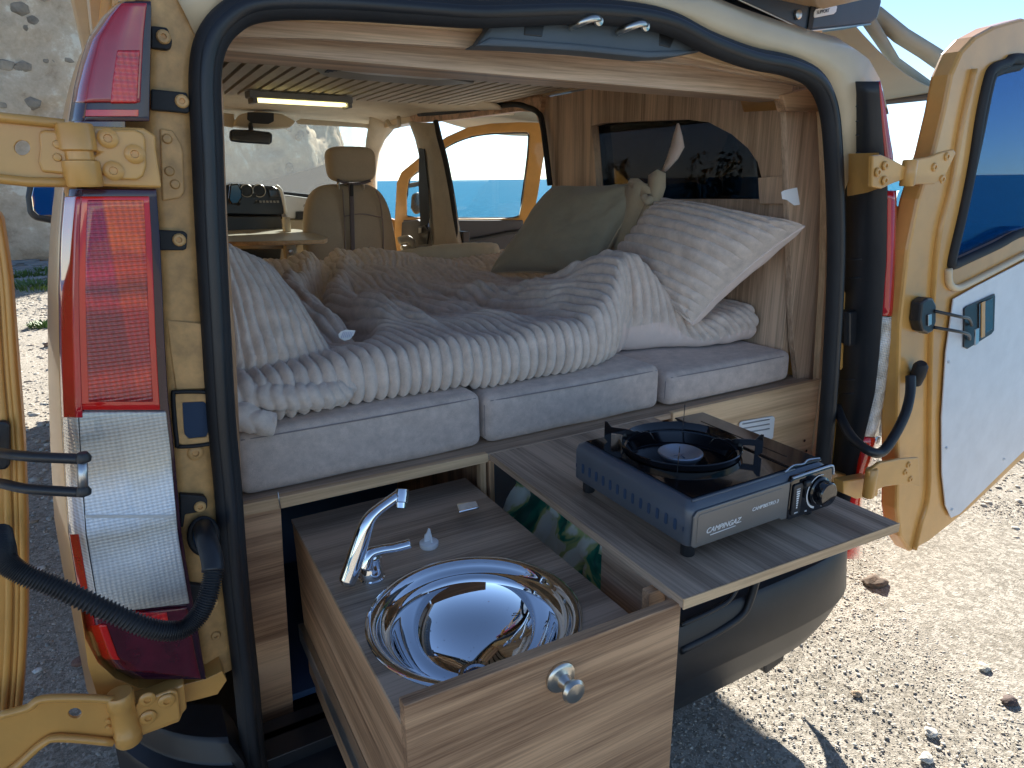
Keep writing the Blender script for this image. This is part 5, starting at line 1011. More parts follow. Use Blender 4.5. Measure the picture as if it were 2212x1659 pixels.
holed('top_deck', rring(SX0+.011, SX1-.011, SY0+.011, SY1-.011, zt-.003, .012), [[(.830+.099*math.cos(a), .853+.099*math.sin(a), zt-.003) for a in np.linspace(0, 2*math.pi, 49)[:-1]]], (0, 0, .0025), M['stovegrey'], body)
for i in range(13):
    y = SY0+.030+i*.0205
    if y > SY1-.02: break
    pts = [(SX0-.0006, y+.0034*math.cos(a), zb0+.030+(.0062 if math.sin(a) > 0 else -.0062)+.0034*math.sin(a)) for a in np.linspace(0, 2*math.pi, 14)[:-1]]
    slab('vent_slot', pts, (-.0006, 0, 0), M['dark_in'], body, bevel=0)
for y in (SY0+.012, SY1-.012): slab('vent_slot', [(SX0-.0006, y-.001, zb0+.026), (SX0-.0006, y+.001, zb0+.026), (SX0-.0006, y+.001, zb0+.033), (SX0-.0006, y-.001, zb0+.033)], (-.0005, 0, 0), M['dark_in'], body, bevel=0)
fp = slab('front_plate', [(SX0+.004, SY0-.001, zb0+.006), (SX0+.010, SY0-.001, zb0+.001), (.885, SY0-.001, zb0+.001), (.893, SY0-.001, zb0-.004), (.905, SY0-.001, zb0-.004), (.905, SY0-.001, zt-.010), (SX0+.012, SY0-.001, zt-.010), (SX0+.004, SY0-.001, zt-.018)], (0, -.003, 0), M['stovefront'], st_, bevel=.002, label='pewter front plate with white lettering')
slab('front_emboss', [(SX0+.012, SY0-.0035, zb0+.010), (SX0+.016, SY0-.0035, zb0+.007), (.880, SY0-.0035, zb0+.007), (.886, SY0-.0035, zb0+.012), (.886, SY0-.0035, zt-.020), (.882, SY0-.0035, zt-.016), (SX0+.016, SY0-.0035, zt-.016), (SX0+.012, SY0-.0035, zt-.020)], (0, -.0015, 0), M['stovefront'], fp, bevel=.0012)
text('maker_text', 'CAMPINGAZ.', .0128, (SX0+.030, SY0-.0054, zb0+.021), (1, 0, 0.0), (0, 0, 1), M['whiteprint'], fp, shear=.35)
tube('underline', [(SX0+.040, SY0-.0054, zb0+.0165), (SX0+.094, SY0-.0054, zb0+.0175)], .0007, M['whiteprint'], fp, seg=6)
text('model_text', "CAMP'BISTRO 3", .0088, (.815, SY0-.0054, zb0+.033), (1, 0, 0), (0, 0, 1), M['whiteprint'], fp, shear=.3)
# black deck with sunken bowl
cxs, cys, cr = .830, .853, .102
deckz = zt+.0015
cc = [(cxs+.098*math.cos(a), cys+.098*math.sin(a), deckz) for a in np.linspace(0, 2*math.pi, 49)[:-1]]
holed('deck_plate', [(SX0+.020, SY0+.018, deckz), (.925, SY0+.018, deckz), (.925, SY1-.014, deckz), (SX0+.020, SY1-.014, deckz)], [cc], (0, 0, -.001), M['blackgloss'], st_)
tube('deck_bead', [(SX0+.014, SY0+.012, zt), (.93, SY0+.012, zt)], .0022, M['stovegrey'], st_, seg=8)
pan = lathe('drip_bowl', [(.098, 0), (.105, .002), (.108, .012), (.1065, .0135), (.1045, .012), (.100, -.004), (.088, -.022), (.060, -.030), (.035, -.031), (.0001, -.031)], (cxs, cys, deckz), (0, 0, 1), M['blackgloss'], st_, seg=72, caps=False)
br = lathe('burner', [(.0001, -.031), (.026, -.031), (.030, -.022), (.032, -.018), (.038, -.014), (.0405, -.009), (.0405, -.007), (.038, -.0055), (.034, -.007), (.020, -.014), (.0001, -.017)], (cxs, cys, deckz), (0, 0, 1), M['alu'], st_, seg=48, caps=False)
for k in range(3):
    a = k*2.09+.4; slab('burner_slot', [(cxs+.012*math.cos(a)-.0015, cys+.012*math.sin(a)-.0015, deckz-.0142), (cxs+.012*math.cos(a)+.0015, cys+.012*math.sin(a)-.0015, deckz-.0142), (cxs+.003, cys+.002, deckz-.0142)], (0, 0, .0006), M['dark_in'], br, bevel=0)
for a in (135, 315, 45, 225):      # four pan supports standing on the bowl
    t = R(a); e = np.array([math.cos(t), math.sin(t), 0]); c = np.array([cxs, cys, deckz]); zz_ = DZ
    pts = [c+e*.048+zz_*.014, c+e*.056+zz_*.026, c+e*.066+zz_*.027, c+e*.072+zz_*.0245, c+e*.079+zz_*.027, c+e*.085+zz_*.025, c+e*.092+zz_*.028, c+e*.126+zz_*.030, c+e*.134+zz_*.040, c+e*.139+zz_*.040, c+e*.139+zz_*.006, c+e*.132+zz_*.0, c+e*.126+zz_*.0, c+e*.126+zz_*.018, c+e*.106+zz_*.017, c+e*.104+zz_*.008, c+e*.095+zz_*.006, c+e*.070+zz_*.004, c+e*.056+zz_*.008]
    slab('pan_support', pts, np.cross(e, DZ)*.0016, M['blackgloss'], st_, bevel=.0004)
# cartridge lid on the right
lidp = [(.926, SY0+.016), (1.000, SY0+.012), (1.004, SY1-.010), (.930, SY1-.006)]
lid = slab('cartridge_lid', [(x, y, zt+.0005) for x, y in lidp], (0, 0, .004), M['smoke'], st_, bevel=.003, seg=3, label='glossy brown cartridge lid')
slab('lid_seam', [(x, y, zt+.0045) for x, y in [(.955, SY0+.05), (.958, SY0+.05), (.962, SY1-.05), (.959, SY1-.05)]], (0, 0, .001), M['smoke'], lid, bevel=.0004)
tube('lid_bead', smoothpath([(.905, SY0+.010, zt+.002), (.935, SY0+.018, zt+.004), (.955, SY0+.014, zt+.004), (.975, SY0+.020, zt+.005), (1.0, SY0+.016, zt+.004)], 5), .0015, M['alu'], lid, seg=8)
pb_ = slab('control_panel', rring(.902, 1.010, zb0-.006, zt-.003, 0, .008, 4), (0, 0, 0.001), M['blackgloss'], None, bevel=0)
bpy.data.objects.remove(pb_)
cp_ = slab('control_panel', [(x, SY0-.006, y) for x, y, _ in rring(.902, 1.010, zb0-.008, zt-.004, 0, .009, 4)], (0, .014, 0), M['blackgloss'], st_, bevel=.003, seg=3, label='glossy black control panel with dial markings')
tube('panel_trim', smoothpath([(.905, SY0-.006, zt-.003), (.96, SY0-.006, zt-.002), (1.000, SY0-.006, zt-.002), (1.008, SY0-.006, zt-.008), (1.010, SY0-.006, zt-.02)], 5), .0022, M['alu'], cp_, seg=8)
slab('scale_window', [(x, SY0-.009, y) for x, y, _ in rring(.908, .930, zb0+.001, zt-.016, 0, .004, 4)], (0, .003, 0), M['plastic'], cp_, bevel=.001)
for k in range(8):
    w_ = .0042-.0004*k; z = zb0+.043-k*.0042; slab('scale_mark', [(.9185-w_, SY0-.0096, z), (.9185+w_, SY0-.0096, z), (.9185+w_, SY0-.0096, z+.0026), (.9185-w_, SY0-.0096, z+.0026)], (0, -.0003, 0), M['whiteprint'], cp_, bevel=0)
text('scale_text', 'LOCK', .0034, (.9135, SY0-.0098, zb0+.0475), (1, 0, 0), (0, 0, 1), M['whiteprint'], cp_); text('scale_text', 'OPEN', .0034, (.9135, SY0-.0098, zb0+.0045), (1, 0, 0), (0, 0, 1), M['whiteprint'], cp_)
slab('lock_slider', [(.932, SY0-.007, zt-.014), (.945, SY0-.007, zt-.014), (.945, SY0-.007, zt-.024), (.932, SY0-.007, zt-.024)], (0, -.007, 0), M['plastic'], cp_, bevel=.002)
kx, kz = .975, zb0+.031
arc = [(kx+.0285*math.cos(a), SY0-.0072, kz+.0285*math.sin(a)) for a in np.linspace(R(75), R(255), 30)]; arc2 = [(kx+(.0285+.001+.0028*i/29)*math.cos(a), SY0-.0072, kz+(.0285+.001+.0028*i/29)*math.sin(a)) for i, a in enumerate(np.linspace(R(75), R(255), 30))]
loft('dial_arc', [arc, arc2], M['whiteprint'], cp_, solid=.0006)
text('dial_text', 'OFF', .0046, (.985, SY0-.0074, zb0-.001), (1, 0, 0.1), (0, 0, 1), M['whiteprint'], cp_); text('dial_text', 'HI', .0046, (.944, SY0-.0074, zb0-.001), (1, 0, 0), (0, 0, 1), M['whiteprint'], cp_)
kb = lathe('control_knob', [(.0001, 0), (.0255, 0), (.0255, .004), (.0225, .006), (.0215, .020), (.0195, .022), (.0001, .0225)], (kx, SY0-.006, kz), (0, -1, 0), M['blackgloss'], st_, seg=36)
for (x, y) in ((SX0+.022, SY0+.022), (SX1-.022, SY0+.022), (SX0+.022, SY1-.022), (SX1-.022, SY1-.022)):
    lathe('foot', [(.0001, 0), (.010, 0), (.0115, .002), (.0115, .026), (.0001, .026)], (x, y, .9497), (0, 0, 1), M['plastic'], st_, seg=20)

# ================================================================== BED
def cushion(x0, x1, y0, y1, z0, z1, label):
    r = .022; nx, ny, nzz = 26, 40, 8; root = thing('cushion', label, 'cushion', ((x0+x1)/2, (y0+y1)/2, z0), 'grey seat cushions side by side on the bed base')
    # rounded block from six warped grids joined by a bmesh
    bm = bmesh.new(); bmesh.ops.create_cube(bm, size=2)
    bmesh.ops.subdivide_edges(bm, edges=bm.edges[:], cuts=19, use_grid_fill=True)
    vs = []
    hx_, hy_, hz_ = (x1-x0)/2, (y1-y0)/2, (z1-z0)/2
    for v in bm.verts:
        p = []
        for c, h in zip(v.co, (hx_, hy_, hz_)):
            s = abs(c); q = s*h; q = (h-r)*min(1, s/.8) + (r*max(0, (s-.8)/.2) if s > .8 else 0); p.append(math.copysign(q, c))
        c_ = [max(-(h-r), min(h-r, a)) for a, h in zip(p, (hx_, hy_, hz_))]
        d = V(p)-V(c_)
        if d.length > 1e-9: 
            m = max(abs(d.x), abs(d.y), abs(d.z)); d = d.normalized()*m if m > 0 else d
        w_ = V(c_)+d
        n_ = noise.noise(V((w_.x*7+x0*9, w_.y*7, w_.z*9)))
        bul = .004*math.cos(w_.x/hx_*1.4)*math.cos(w_.z/hz_*1.2)
        w_ = w_+V((0, (-bul if w_.y < 0 else bul)*1.2, 0))+V((0, 0, .003*n_))+V((.0025*n_, 0, 0))
        vs.append((w_.x+(x0+x1)/2, w_.y+(y0+y1)/2, w_.z+(z0+z1)/2))
    fs = [[q.index for q in f.verts] for f in bm.faces]; bm.free()
    mk('cover', vs, fs, M['cushion'], root, smooth=True)
    zz_ = z1-r*.55; yy = y0+r*.35
    tube('front_seam', smoothpath([(x0+r*.6, yy-.004, zz_), (x0+.1, yy-.0095, zz_+.001), ((x0+x1)/2, yy-.011, zz_+.0005), (x1-.1, yy-.0095, zz_+.001), (x1-r*.6, yy-.004, zz_)], 6), .0013, M['piping'], root, seg=6)
    for xx in (x0+.003, x1-.003): tube('corner_seam', smoothpath([(xx, y0+.004+r*.4, z0+.02), (xx, y0+.003+r*.4, z1-r)], 3), .0012, M['piping'], root, seg=6)
    for xx in (x0+r*.3, x1-r*.3): tube('side_seam', [(xx, y0+r, zz_+.002), (xx, y1-r, zz_+.002)], .0012, M['piping'], root, seg=6)
    return root
cushion(.128, .636, 1.262, 3.10, .952, 1.078, 'grey upholstered bed cushion at the left, above the sink drawer')
cushion(.645, 1.146, 1.262, 3.10, .952, 1.066, 'grey upholstered middle bed cushion, behind the stove shelf')
cushion(1.158, 1.622, 1.250, 3.10, .9545, 1.044, 'grey upholstered bed cushion at the right, above the pale panel')

# duvet -----------------------------------------------------------------
duv = thing('duvet', 'taupe ribbed plush duvet spread rumpled over the bed cushions', 'blanket', (.85, 2.0, 1.08))
NX, NY = 820, 560
def mattz(x): return np.interp(x, [.12, .63, .65, 1.14, 1.16, 1.62], [1.080, 1.078, 1.068, 1.066, 1.046, 1.046])
def front_y(x): return np.interp(x, [.10, .16, .30, .50, .70, .90, 1.0, 1.08, 1.14, 1.20, 1.30, 1.42, 1.52, 1.60], [1.27, 1.27, 1.285, 1.29, 1.285, 1.29, 1.31, 1.36, 1.42, 1.46, 1.42, 1.38, 1.36, 1.36])
FOLDS = [(.62, 3.0, .86, 1.75, .035, .034), (.72, 2.9, 1.02, 1.9, .03, .030), (.80, 2.6, 1.00, 1.62, .028, .026), (.95, 2.9, 1.22, 2.1, .04, .034), (.68, 2.4, .78, 1.60, .022, -.026),
         (1.05, 2.4, 1.12, 1.65, .025, -.026), (.88, 2.1, 1.16, 1.66, .022, .028), (.95, 1.85, 1.20, 1.58, .018, .022), (.26, 1.55, .42, 1.9, .03, .03), (.56, 1.9, .62, 1.5, .02, .018),
         (1.15, 2.9, 1.40, 2.5, .04, .03), (.40, 2.9, .46, 2.2, .03, .03), (.78, 1.72, .98, 1.50, .016, -.014), (1.26, 1.50, 1.34, 1.40, .02, -.03), (1.44, 1.55, 1.50, 1.42, .02, .02)]
def top_h(x, y):
    """height of the duvet over its support"""
    h = np.interp(x, [.12, .3, .6, .95, 1.08, 1.15, 1.22, 1.30, 1.38, 1.42, 1.50, 1.60], [.10, .105, .105, .105, .18, .236, .235, .18, .09, .065, .085, .14])
    back = .095+.02*sm(1.8, 3.0, y)
    t = sm(1.42, 1.95, y+.28*(x-1.15)*(x > 1.0))
    base = h*(1-t)+back*t
    # long hump running back-left from the raised fold
    ridge = .075*np.exp(-((x-(1.22+.10*(y-1.5)))/.09)**2)*sm(1.35, 1.6, y)*sm(2.15, 1.7, y)
    sweep = .030*np.exp(-((x-(1.02+.12*(y-1.5)+.35*(y-1.5)**2*.3))/.05)**2)*sm(1.45, 1.7, y)*sm(2.7, 2.0, y)
    sweep2 = -.028*np.exp(-((x-(.92-.02*(y-1.4)))/.045)**2)*sm(1.42, 1.7, y)*sm(2.5, 1.9, y)
    # deep crease from the back left down to the care label
    cxn = .44+.20*(y-1.6)+.04*np.sin(y*5)
    cre = -.085*np.exp(-((x-cxn)/.028)**2)*sm(1.42, 1.6, y)*sm(3.1, 2.4, y)
    cre2 = .035*np.exp(-((x-cxn-.075)/.04)**2)*sm(1.45, 1.7, y) + .04*np.exp(-((x-cxn+.07)/.04)**2)*sm(1.5, 1.7, y)
    wr = .036*fbm(x*3.2+2, y*1.4, 3)+.026*fbm((x+.35*y)*7, y*2.0, 3)
    fold = 0
    for (ax_, ay_, bx2, by2, w_, h_) in FOLDS:
        dx_, dy_ = bx2-ax_, by2-ay_; L2 = dx_*dx_+dy_*dy_; t_ = np.clip(((x-ax_)*dx_+(y-ay_)*dy_)/L2, 0, 1)
        bow_ = .10*np.sin(math.pi*t_)*math.sqrt(L2)*np.sign(h_)
        dd = np.hypot(x-(ax_+dx_*t_+bow_*.6), y-(ay_+dy_*t_)); fold = fold+h_*np.exp(-(dd/w_)**2)*np.sin(math.pi*np.clip(t_*.9+.05, 0, 1))**.6
    wr = wr+fold
    backh = .03*np.exp(-((y-2.95)/.2)**2)
    return base+ridge+sweep+sweep2+cre+cre2+wr*sm(1.30, 1.55, y)+backh
xs = np.linspace(.125, 1.605, NX)
SS = np.concatenate([np.linspace(0, .17, 150), np.linspace(.17, 1, NY-150+1)[1:]])
X, SG = np.meshgrid(xs, SS)
fy = front_y(X)+.022*fbm(X*6, X*0+1.3, 4); mz = mattz(X)
zf = mz+np.maximum(.05, top_h(X, fy+.10)+.022*fbm(X*8+4, X*0+.3, 3))
Hh = zf-mz; y_end = 3.14
ang = np.clip(SG/.17, 0, 1)            # front roll: bottom -> crest
a = -math.pi*.5+ang*math.pi
rz = Hh/2; ryv = np.minimum(.055, Hh*.55)
bulge = 1
Yr = fy+ryv*(1-np.cos(a))*0+ (ryv*(1-np.sign(np.cos(a))*np.abs(np.cos(a))**.8)); Zr = mz+.002+rz*(1+np.sin(a))
t2 = np.clip((SG-.17)/.83, 0, 1); Yt = (fy+ryv)+(y_end-fy-ryv)*t2**1.25
Zt = mattz(X)+np.maximum(.03, top_h(X, np.maximum(Yt, fy+.10)))
# blend so that the crest is continuous
Zc = zf+.002; bl = sm(0, .10, t2); Zt = Zt*bl+Zc*(1-bl)
Yp = np.where(SG <= .17, Yr, Yt); Zp = np.where(SG <= .17, Zr, Zt)
zback = sm(.93, 1, t2); Zp = Zp-zback*.07
P = np.stack([X, Yp, Zp], -1)
# ribs: rounded cords following the cloth, displaced along the normal
du = np.gradient(P, axis=1); dvv = np.gradient(P, axis=0); nn = np.cross(du, dvv); nn /= np.linalg.norm(nn, axis=2)[..., None]+1e-12
nn *= -np.sign(nn[..., 2:3]*0+1)
up_ok = nn[NY//2, NX//2, 2]
if up_ok < 0: nn = -nn
warp = X+.075*fbm(X*2.6, Yp*1.6+5, 3)+.16*sm(1.35, 2.2, Yp)*sm(1.0, 1.25, X)*(Yp-1.3)*0.5
arcx = np.cumsum(np.sqrt(1+(np.gradient(Zp, axis=1)/np.gradient(X, axis=1))**2*0.8)*np.gradient(X, axis=1), axis=1)
ph_ = (warp*.55+arcx*.45)/.0265
phs = ph_+.22*fbm(X*22, Yp*9+SG*6, 3)
rib = np.abs(np.sin(math.pi*phs))**.68
lump = .0018*fbm(ph_*1.0+0*X, Yp*38, 2)
amp = .0150*(1-.4*sm(1.9, 3.0, Yp))
amp = amp*np.where((X > 1.10) & (SG < .17), sm(.30, .52, ang+.0*X), 1.0)
amp *= sm(-.0, .02, SG)
P = P+nn*((rib-.6)*amp+lump)[..., None]
# scalloped lower lip where each cord ends
lowf = (SG < .035); P[..., 2] -= np.where(lowf, 0, 0)
faces = grid_faces(NX, NY)
cut_c = np.searchsorted(xs, 1.11); ii = faces[:, 0] // NX; jj = faces[:, 0] % NX
lin_mask = (jj > cut_c) & (SS[ii] < .17*(.40+.05*np.sin(jj*.05)))
bigmesh('cover', P.reshape(-1, 3), faces[~lin_mask], M['plush'], duv)
bigmesh('lining', P.reshape(-1, 3), faces[lin_mask], M['lining'], duv)
def cordroll(name, path, r, mat, par, n_cords, amp=.006, seg=56, flat=.7, rfun=None):
    """rolled bit of ribbed cloth: rings whose radius swells with each cord"""
    path = smoothpath(path, 30); n = len(path); T = np.gradient(path, axis=0); T /= np.linalg.norm(T, axis=1)[:, None]
    d = np.concatenate([[0], np.cumsum(np.linalg.norm(np.diff(path, axis=0), axis=1))]); d /= d[-1]; vs = []
    for i in range(n):
        a_ = np.cross(T[i], DZ); a_ /= np.linalg.norm(a_); b_ = np.cross(a_, T[i]); rr_ = r*(rfun(d[i]) if rfun else min(1, 3.5*min(d[i]+.05, 1-d[i]+.05))**.5)
        for s in range(seg):
            th = 2*math.pi*s/seg; q = rr_*(1+.10*float(noise.noise(V((d[i]*9, th, r*50))))) + amp*(abs(math.sin(math.pi*(d[i]*n_cords+.25*math.sin(th*2))))**.65-.6)
            vs.append(path[i]+a_*q*math.cos(th)+b_*q*flat*math.sin(th))
    fs = [tuple(f) for f in grid_faces(seg, n, True)]+[tuple(range(seg-1, -1, -1)), tuple(range((n-1)*seg, n*seg))]
    return mk(name, vs, fs, mat, par, smooth=True)
# rumpled corner of the duvet at the left, hanging over the cushion front
cordroll('folded_corner', [(.135, 1.32, 1.150), (.20, 1.29, 1.135), (.27, 1.285, 1.125), (.33, 1.30, 1.12), (.38, 1.33, 1.13)], .036, M['plush'], duv, 13, .007)
cordroll('hanging_corner', [(.12, 1.30, 1.12), (.15, 1.262, 1.112), (.175, 1.25, 1.100), (.20, 1.247, 1.092)], .036, M['plush'], duv, 3, .004, flat=.85, rfun=lambda t: 1-.35*t)
cordroll('rumpled_lip', [(.33, 1.42, 1.165), (.37, 1.40, 1.172), (.42, 1.40, 1.170), (.455, 1.42, 1.165)], .022, M['plush'], duv, 4, .004, flat=.5)
# care label
lc = PY(748, 718, 1.50); tg = PY(735, 728, 1.50)
slab('care_label', [PY(x, y, 1.43) for x, y in [(731, 722), (736, 716), (748, 712), (768, 714), (764, 724), (756, 733), (744, 736), (733, 730)]], (0, .0015, 0), M['white'], duv, bevel=.0004)
for k in range(6): tube('label_line', [PY(737+k*4.2, 730-k*.3, 1.4285), PY(742+k*3.8, 717, 1.4285)], .0004, plain('blue_ink%d' % k, (.15, .2, .5)), duv, seg=4)

def pillow(name, label, c, th, mats, ribs=0, ribaxis='u', amp=.005, n=120, up_=(0, -1, 0), wrinkle=.008, squash=.42, ear=.0, cat='pillow', seed=0, thb=None):
    """c: corners (u0v0, u1v0, u1v1, u0v1) in space; front bulges to up_, back the other way"""
    c = [np.array(q, float) for q in c]; root = thing(name, label, cat, tuple((c[0]+c[1]+c[2]+c[3])/4-np.array([0, 0, .1])))
    u = np.linspace(-1, 1, n); U, Vv = np.meshgrid(u, u)
    U2 = np.sin(U*math.pi/2)*.35+U*.65; V2 = np.sin(Vv*math.pi/2)*.35+Vv*.65
    # edges bow inwards between the pointed corners
    bow = .10
    Ub = U2*(1-bow*(1-V2**2)*np.abs(U2)**3); Vb = V2*(1-bow*(1-U2**2)*np.abs(V2)**3)
    s, t = (Ub+1)/2, (Vb+1)/2
    B = (c[0][None, None]*((1-s)*(1-t))[..., None]+c[1][None, None]*(s*(1-t))[..., None]+c[2][None, None]*(s*t)[..., None]+c[3][None, None]*((1-s)*t)[..., None])
    nr = np.cross(c[1]-c[0], c[3]-c[0]); nr /= np.linalg.norm(nr)
    if nr@np.array(up_) < 0: nr = -nr
    prof = (np.clip(1-U2**2, 0, 1)**squash)*(np.clip(1-V2**2, 0, 1)**squash)
    for side, (nm, mat) in zip((1, -1), (('cover', mats[0]), ('back', mats[1]))):
        tt = th if side > 0 else (thb if thb is not None else th*.6)
        hgt = tt*prof*(1+.25*fbm(U*1.4+seed, Vv*1.4+seed*2, 3))+wrinkle*fbm(U*2.6+seed*3, Vv*2.6, 4)*prof**.5
        # corner tucks
        for (cu, cv) in ((-1, -1), (1, -1), (1, 1), (-1, 1)):
            rr_ = np.hypot(U-cu, Vv-cv); an_ = np.arctan2(Vv-cv, U-cu); hgt = hgt+.006*np.sin(an_*11+seed)*np.exp(-rr_*3.2)*sm(0, .25, rr_)
        if ribs and side > 0:
            q = (Vv if ribaxis == 'u' else U); o_ = (U if ribaxis == 'u' else Vv)
            ph = (q+.05*fbm(o_*1.6+seed, q*1.3, 3))*ribs/2
            hgt = hgt+(amp*(np.abs(np.sin(math.pi*ph))**.65-.5)+.0016*fbm(ph, o_*16, 2))*sm(0, .05, prof)
        Pp = B+nr*(side*hgt)[..., None]
        bigmesh(nm, Pp.reshape(-1, 3), grid_faces(n, n), mat, root)
    e = [B[0, i] for i in range(0, n, 3)]+[B[i, -1] for i in range(0, n, 3)]+[B[-1, n-1-i] for i in range(0, n, 3)]+[B[n-1-i, 0] for i in range(0, n, 3)]
    tube('seam', e, .0032, mats[1], root, closed=True, seg=8)
    return root
# corners: u0v0, u1v0, u1v1, u0v1
pR = pillow('pillow', 'large ribbed plush pillow leaning on the right wall under a white tag', [(1.375, 1.82, 1.175), (1.36, 1.385, 1.125), (1.512, 1.172, 1.398), (1.560, 1.74, 1.45)], .125, (M['plush'], M['lining']), ribs=13, ribaxis='u', amp=.014, n=300, up_=(-1, -.3, .6), seed=1.3, thb=.07, squash=.31)
slab('tag', [PY(x, y, 1.175) for x, y in [(1688, 415), (1694, 411), (1722, 405), (1728, 442), (1716, 444), (1700, 432), (1690, 430)]], (0, .001, 0), M['white'], pR, bevel=.0003)
pG = pillow('pillow', 'smooth sage green pillow standing behind the ribbed one', [(1.27, 2.42, 1.16), (1.385, 1.88, 1.19), (1.565, 1.82, 1.50), (1.53, 2.36, 1.49)], .075, (M['sage'], M['sand']), n=110, up_=(-1, -.4, .3), seed=4.1, wrinkle=.010, squash=.36)
# sand border with tied ends
def ribbon(name, rows, mat, par, sol=.004): return loft(name, rows, mat, par, solid=sol)
bd_ = [[PX(x, y, X) for (x, y), X in zip(r_, (1.50, 1.485, 1.50))] for r_ in [[(1352, 402), (1380, 392), (1400, 398)], [(1350, 440), (1368, 440), (1396, 445)], [(1338, 480), (1350, 484), (1378, 488)], [(1322, 525), (1332, 530), (1352, 536)], [(1308, 560), (1318, 566), (1330, 570)]]]
ribbon('border', bd_, M['sand'], pG)
cordlike = [[PX(x, y, X) for (x, y), X in zip(r_, (1.50, 1.48, 1.50))] for r_ in [[(1402, 378), (1420, 366), (1438, 374)], [(1400, 400), (1415, 396), (1438, 405)], [(1402, 425), (1412, 428), (1430, 432)], [(1388, 450), (1398, 455), (1408, 462)], [(1376, 478), (1382, 484), (1390, 490)]]]
ribbon('tie', cordlike, M['sand'], pG)
ribbon('tie', [[PX(x, y, 1.49) for x, y in r_] for r_ in [[(1355, 398), (1362, 385), (1378, 385)], [(1372, 412), (1385, 402), (1400, 402)], [(1384, 424), (1398, 420), (1410, 418)]]], M['sand'], pG)
tube('knot', smoothpath([PX(1392, 426, 1.48), PX(1400, 436, 1.47), PX(1408, 428, 1.48)], 5), .012, M['sand'], pG, seg=10)
ribbon('tie', [[PX(x, y, X) for (x, y), X in zip(r_, (1.55, 1.545, 1.55))] for r_ in [[(1463, 268), (1465, 266), (1468, 270)], [(1456, 290), (1464, 290), (1474, 294)], [(1450, 315), (1463, 316), (1478, 318)], [(1440, 345), (1452, 346), (1464, 344)], [(1430, 370), (1436, 371), (1442, 368)]]], M['lining'], pG)
pL = pillow('pillow', 'ribbed plush pillow leaning in the left corner by the seal', [(.135, 1.37, 1.14), (.375, 1.42, 1.135), (.300, 1.76, 1.325), (.13, 1.50, 1.44)], .095, (M['plush'], M['lining']), ribs=12, ribaxis='v', amp=.012, n=240, up_=(.4, -1, .7), seed=7.7, thb=.04)
# bolster at the far end
rl_ = thing('rolled_blanket', 'rolled beige quilted blanket at the far end of the bed', 'blanket', (1.3, 2.98, 1.14))
pp_ = smoothpath([(1.00, 3.00, 1.165), (1.10, 2.99, 1.178), (1.25, 2.97, 1.185), (1.38, 2.95, 1.19), (1.50, 2.92, 1.19), (1.58, 2.92, 1.18)], 16)
npp = len(pp_)
tube('roll', pp_, .045, M['sand'], rl_, seg=32, flat=.8, rfun=lambda t: (.030+.016*sm(.05, .5, t))*(1-.8*sm(.93, 1.0, t))*(.3+.7*sm(0, .06, t))*(1+.03*math.sin(t*60)*math.sin(t*23)))
slab('blanket_flap', [PZ(x, y, 1.19) for x, y in [(818, 560), (836, 546), (870, 540), (900, 552), (880, 564)]], (0, 0, -.01), M['sand'], rl_, bevel=.004)

# ================================================================== CAB
seat = thing('front_seat', 'beige front passenger seat seen from behind with a strap down its back', 'car seat', (1.13, 3.85, .5))
def pad(name, cx, cy, cz, hx_, hy_, hz_, e1, e2, mat, par, tape=0.0, n=56, tilt=0.0, warpf=None):
    vs = []
    for i in range(n+1):
        ph = -math.pi/2+math.pi*i/n
        for j in range(n):
            t = 2*math.pi*j/n; se = lambda w_, m: math.copysign(abs(w_)**m, w_)
            x = se(math.cos(ph), e1)*se(math.cos(t), e2); y = se(math.cos(ph), e1)*se(math.sin(t), e2*1.0); z = se(math.sin(ph), e1)
            x, y, z = x, z, y     # y (depth) is the pole axis
            xx = x*hx_*(1-tape*z); p = np.array([cx+xx, cy+y*hy_+tilt*z*hz_, cz+z*hz_])
            vs.append(p if warpf is None else warpf(p, x, y, z))
    return mk(name, vs, grid_faces(n, n+1, True), mat, par, smooth=True)
pad('backrest', 1.130, 3.83, 1.12, .262, .075, .385, .55, .50, M['seat'], seat, tape=.10, tilt=.06)
pad('headrest', 1.155, 3.80, 1.605, .133, .06, .092, .55, .5, M['seat'], seat, tape=-.03)
for x in (1.08, 1.22): tube('headrest_post', [(x, 3.81, 1.46), (x, 3.80, 1.54)], .008, M['satin'], seat, seg=10)
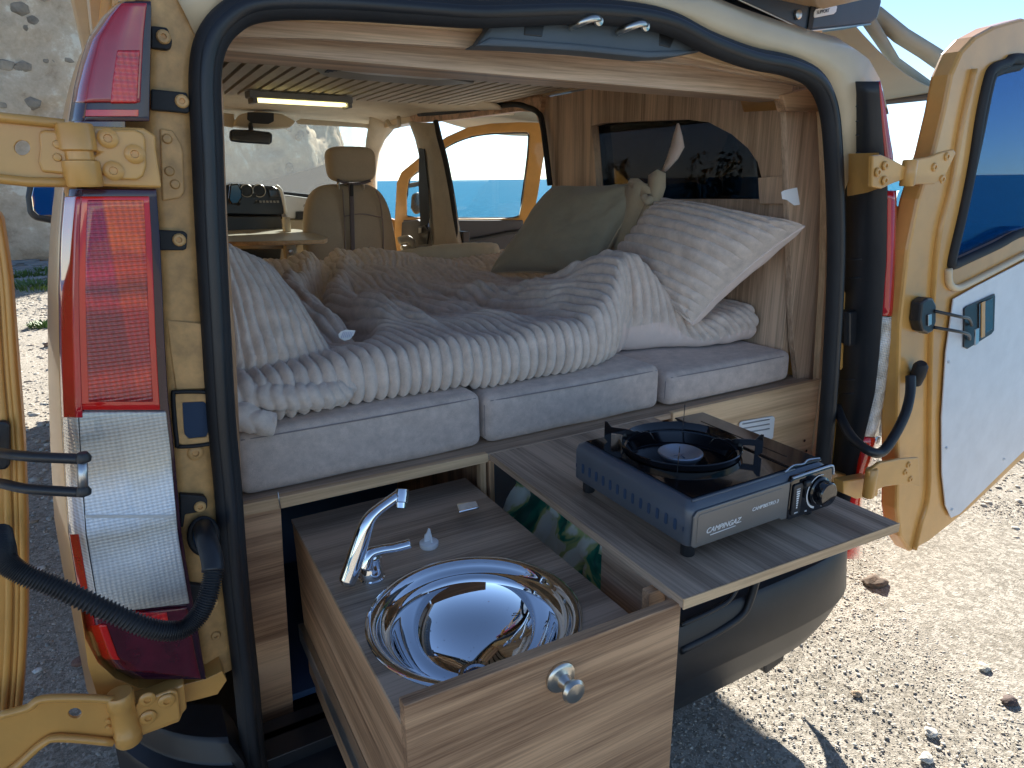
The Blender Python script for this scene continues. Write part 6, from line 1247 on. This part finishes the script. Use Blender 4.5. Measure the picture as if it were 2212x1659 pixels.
# stitched seams standing just proud of the back
def S_(pts, Y=3.752): return [PY(x, y, Y) for x, y in pts]
tube('seam', smoothpath(S_([(740, 408), (742, 440), (745, 500), (746, 560)], 3.755), 4), .0035, M['piping'], seat, seg=6)
tube('seam', smoothpath(S_([(812, 412), (822, 440), (828, 500), (828, 560)], 3.755), 4), .0035, M['piping'], seat, seg=6)
tube('seam', smoothpath(S_([(744, 468), (765, 463), (790, 463), (826, 470)], 3.75), 4), .0035, M['piping'], seat, seg=6)
stp = smoothpath(S_([(757, 396), (759, 420), (760, 450), (761, 500), (763, 560)], 3.738), 5)
tube('back_strap', stp, .013, M['strap'], seat, seg=8, flat=.25, nrm=(1, 0, 0))
for q in (S_([(728, 388), (742, 394), (757, 398)], 3.76), S_([(757, 398), (780, 396), (800, 390)], 3.76)): tube('strap_loop', smoothpath(q, 4), .008, M['strap'], seat, seg=8)
slab('strap_buckle', S_([(757, 398), (764, 398), (764, 424), (757, 424)], 3.728), (0, .01, 0), M['rubber'], seat, bevel=.003)
slab('strap_buckle', S_([(757, 546), (769, 546), (769, 554), (757, 554)], 3.728), (0, .01, 0), M['rubber'], seat, bevel=.002)
tube('armrest', smoothpath(S_([(862, 520), (878, 516), (888, 522), (888, 536), (868, 538)], 3.85), 5), .022, M['beige'], seat, seg=12)
pad('seat_base', 1.13, 4.05, .86, .26, .26, .10, .5, .5, M['seat'], seat)
tb = thing('swivel_table', 'pale wooden table leaf with rounded corner beside the front seat', 'table', (.65, 3.6, 1.2))
zt_ = 1.258
tp = [PZ(x, y, zt_) for x, y in [(480, 493), (620, 493), (650, 496), (690, 506), (704, 511), (706, 514), (700, 517), (600, 520), (480, 522)]]
slab('table_top', tp, (0, 0, -.022), M['tabletop'], tb, bevel=.003)
tube('edge_band', [p+np.array([0, 0, -.011]) for p in tp[3:]], .0095, M['woodlt_x'], tb, seg=8, flat=.3)
lathe('table_leg', [(.03, 0), (.03, .03), (.02, .04), (.02, .5), (.0001, .5)], PY(628, 570, 3.9)-DZ*.25, (0, 0, 1), M['beige'], tb, seg=18)
pad('leg_joint', *(PY(627, 545, 3.85)), .035, .03, .05, .6, .6, M['beige'], tb, n=20)
lathe('joint_bolt', [(.016, 0), (.012, .008), (.0001, .009)], PY(628, 544, 3.81), (0, -1, 0), M['satin'], tb, seg=14, caps=False)
tube('table_arm', [PY(500, 526, 3.9), PY(640, 526, 3.9)], .03, M['beige'], tb, seg=12)
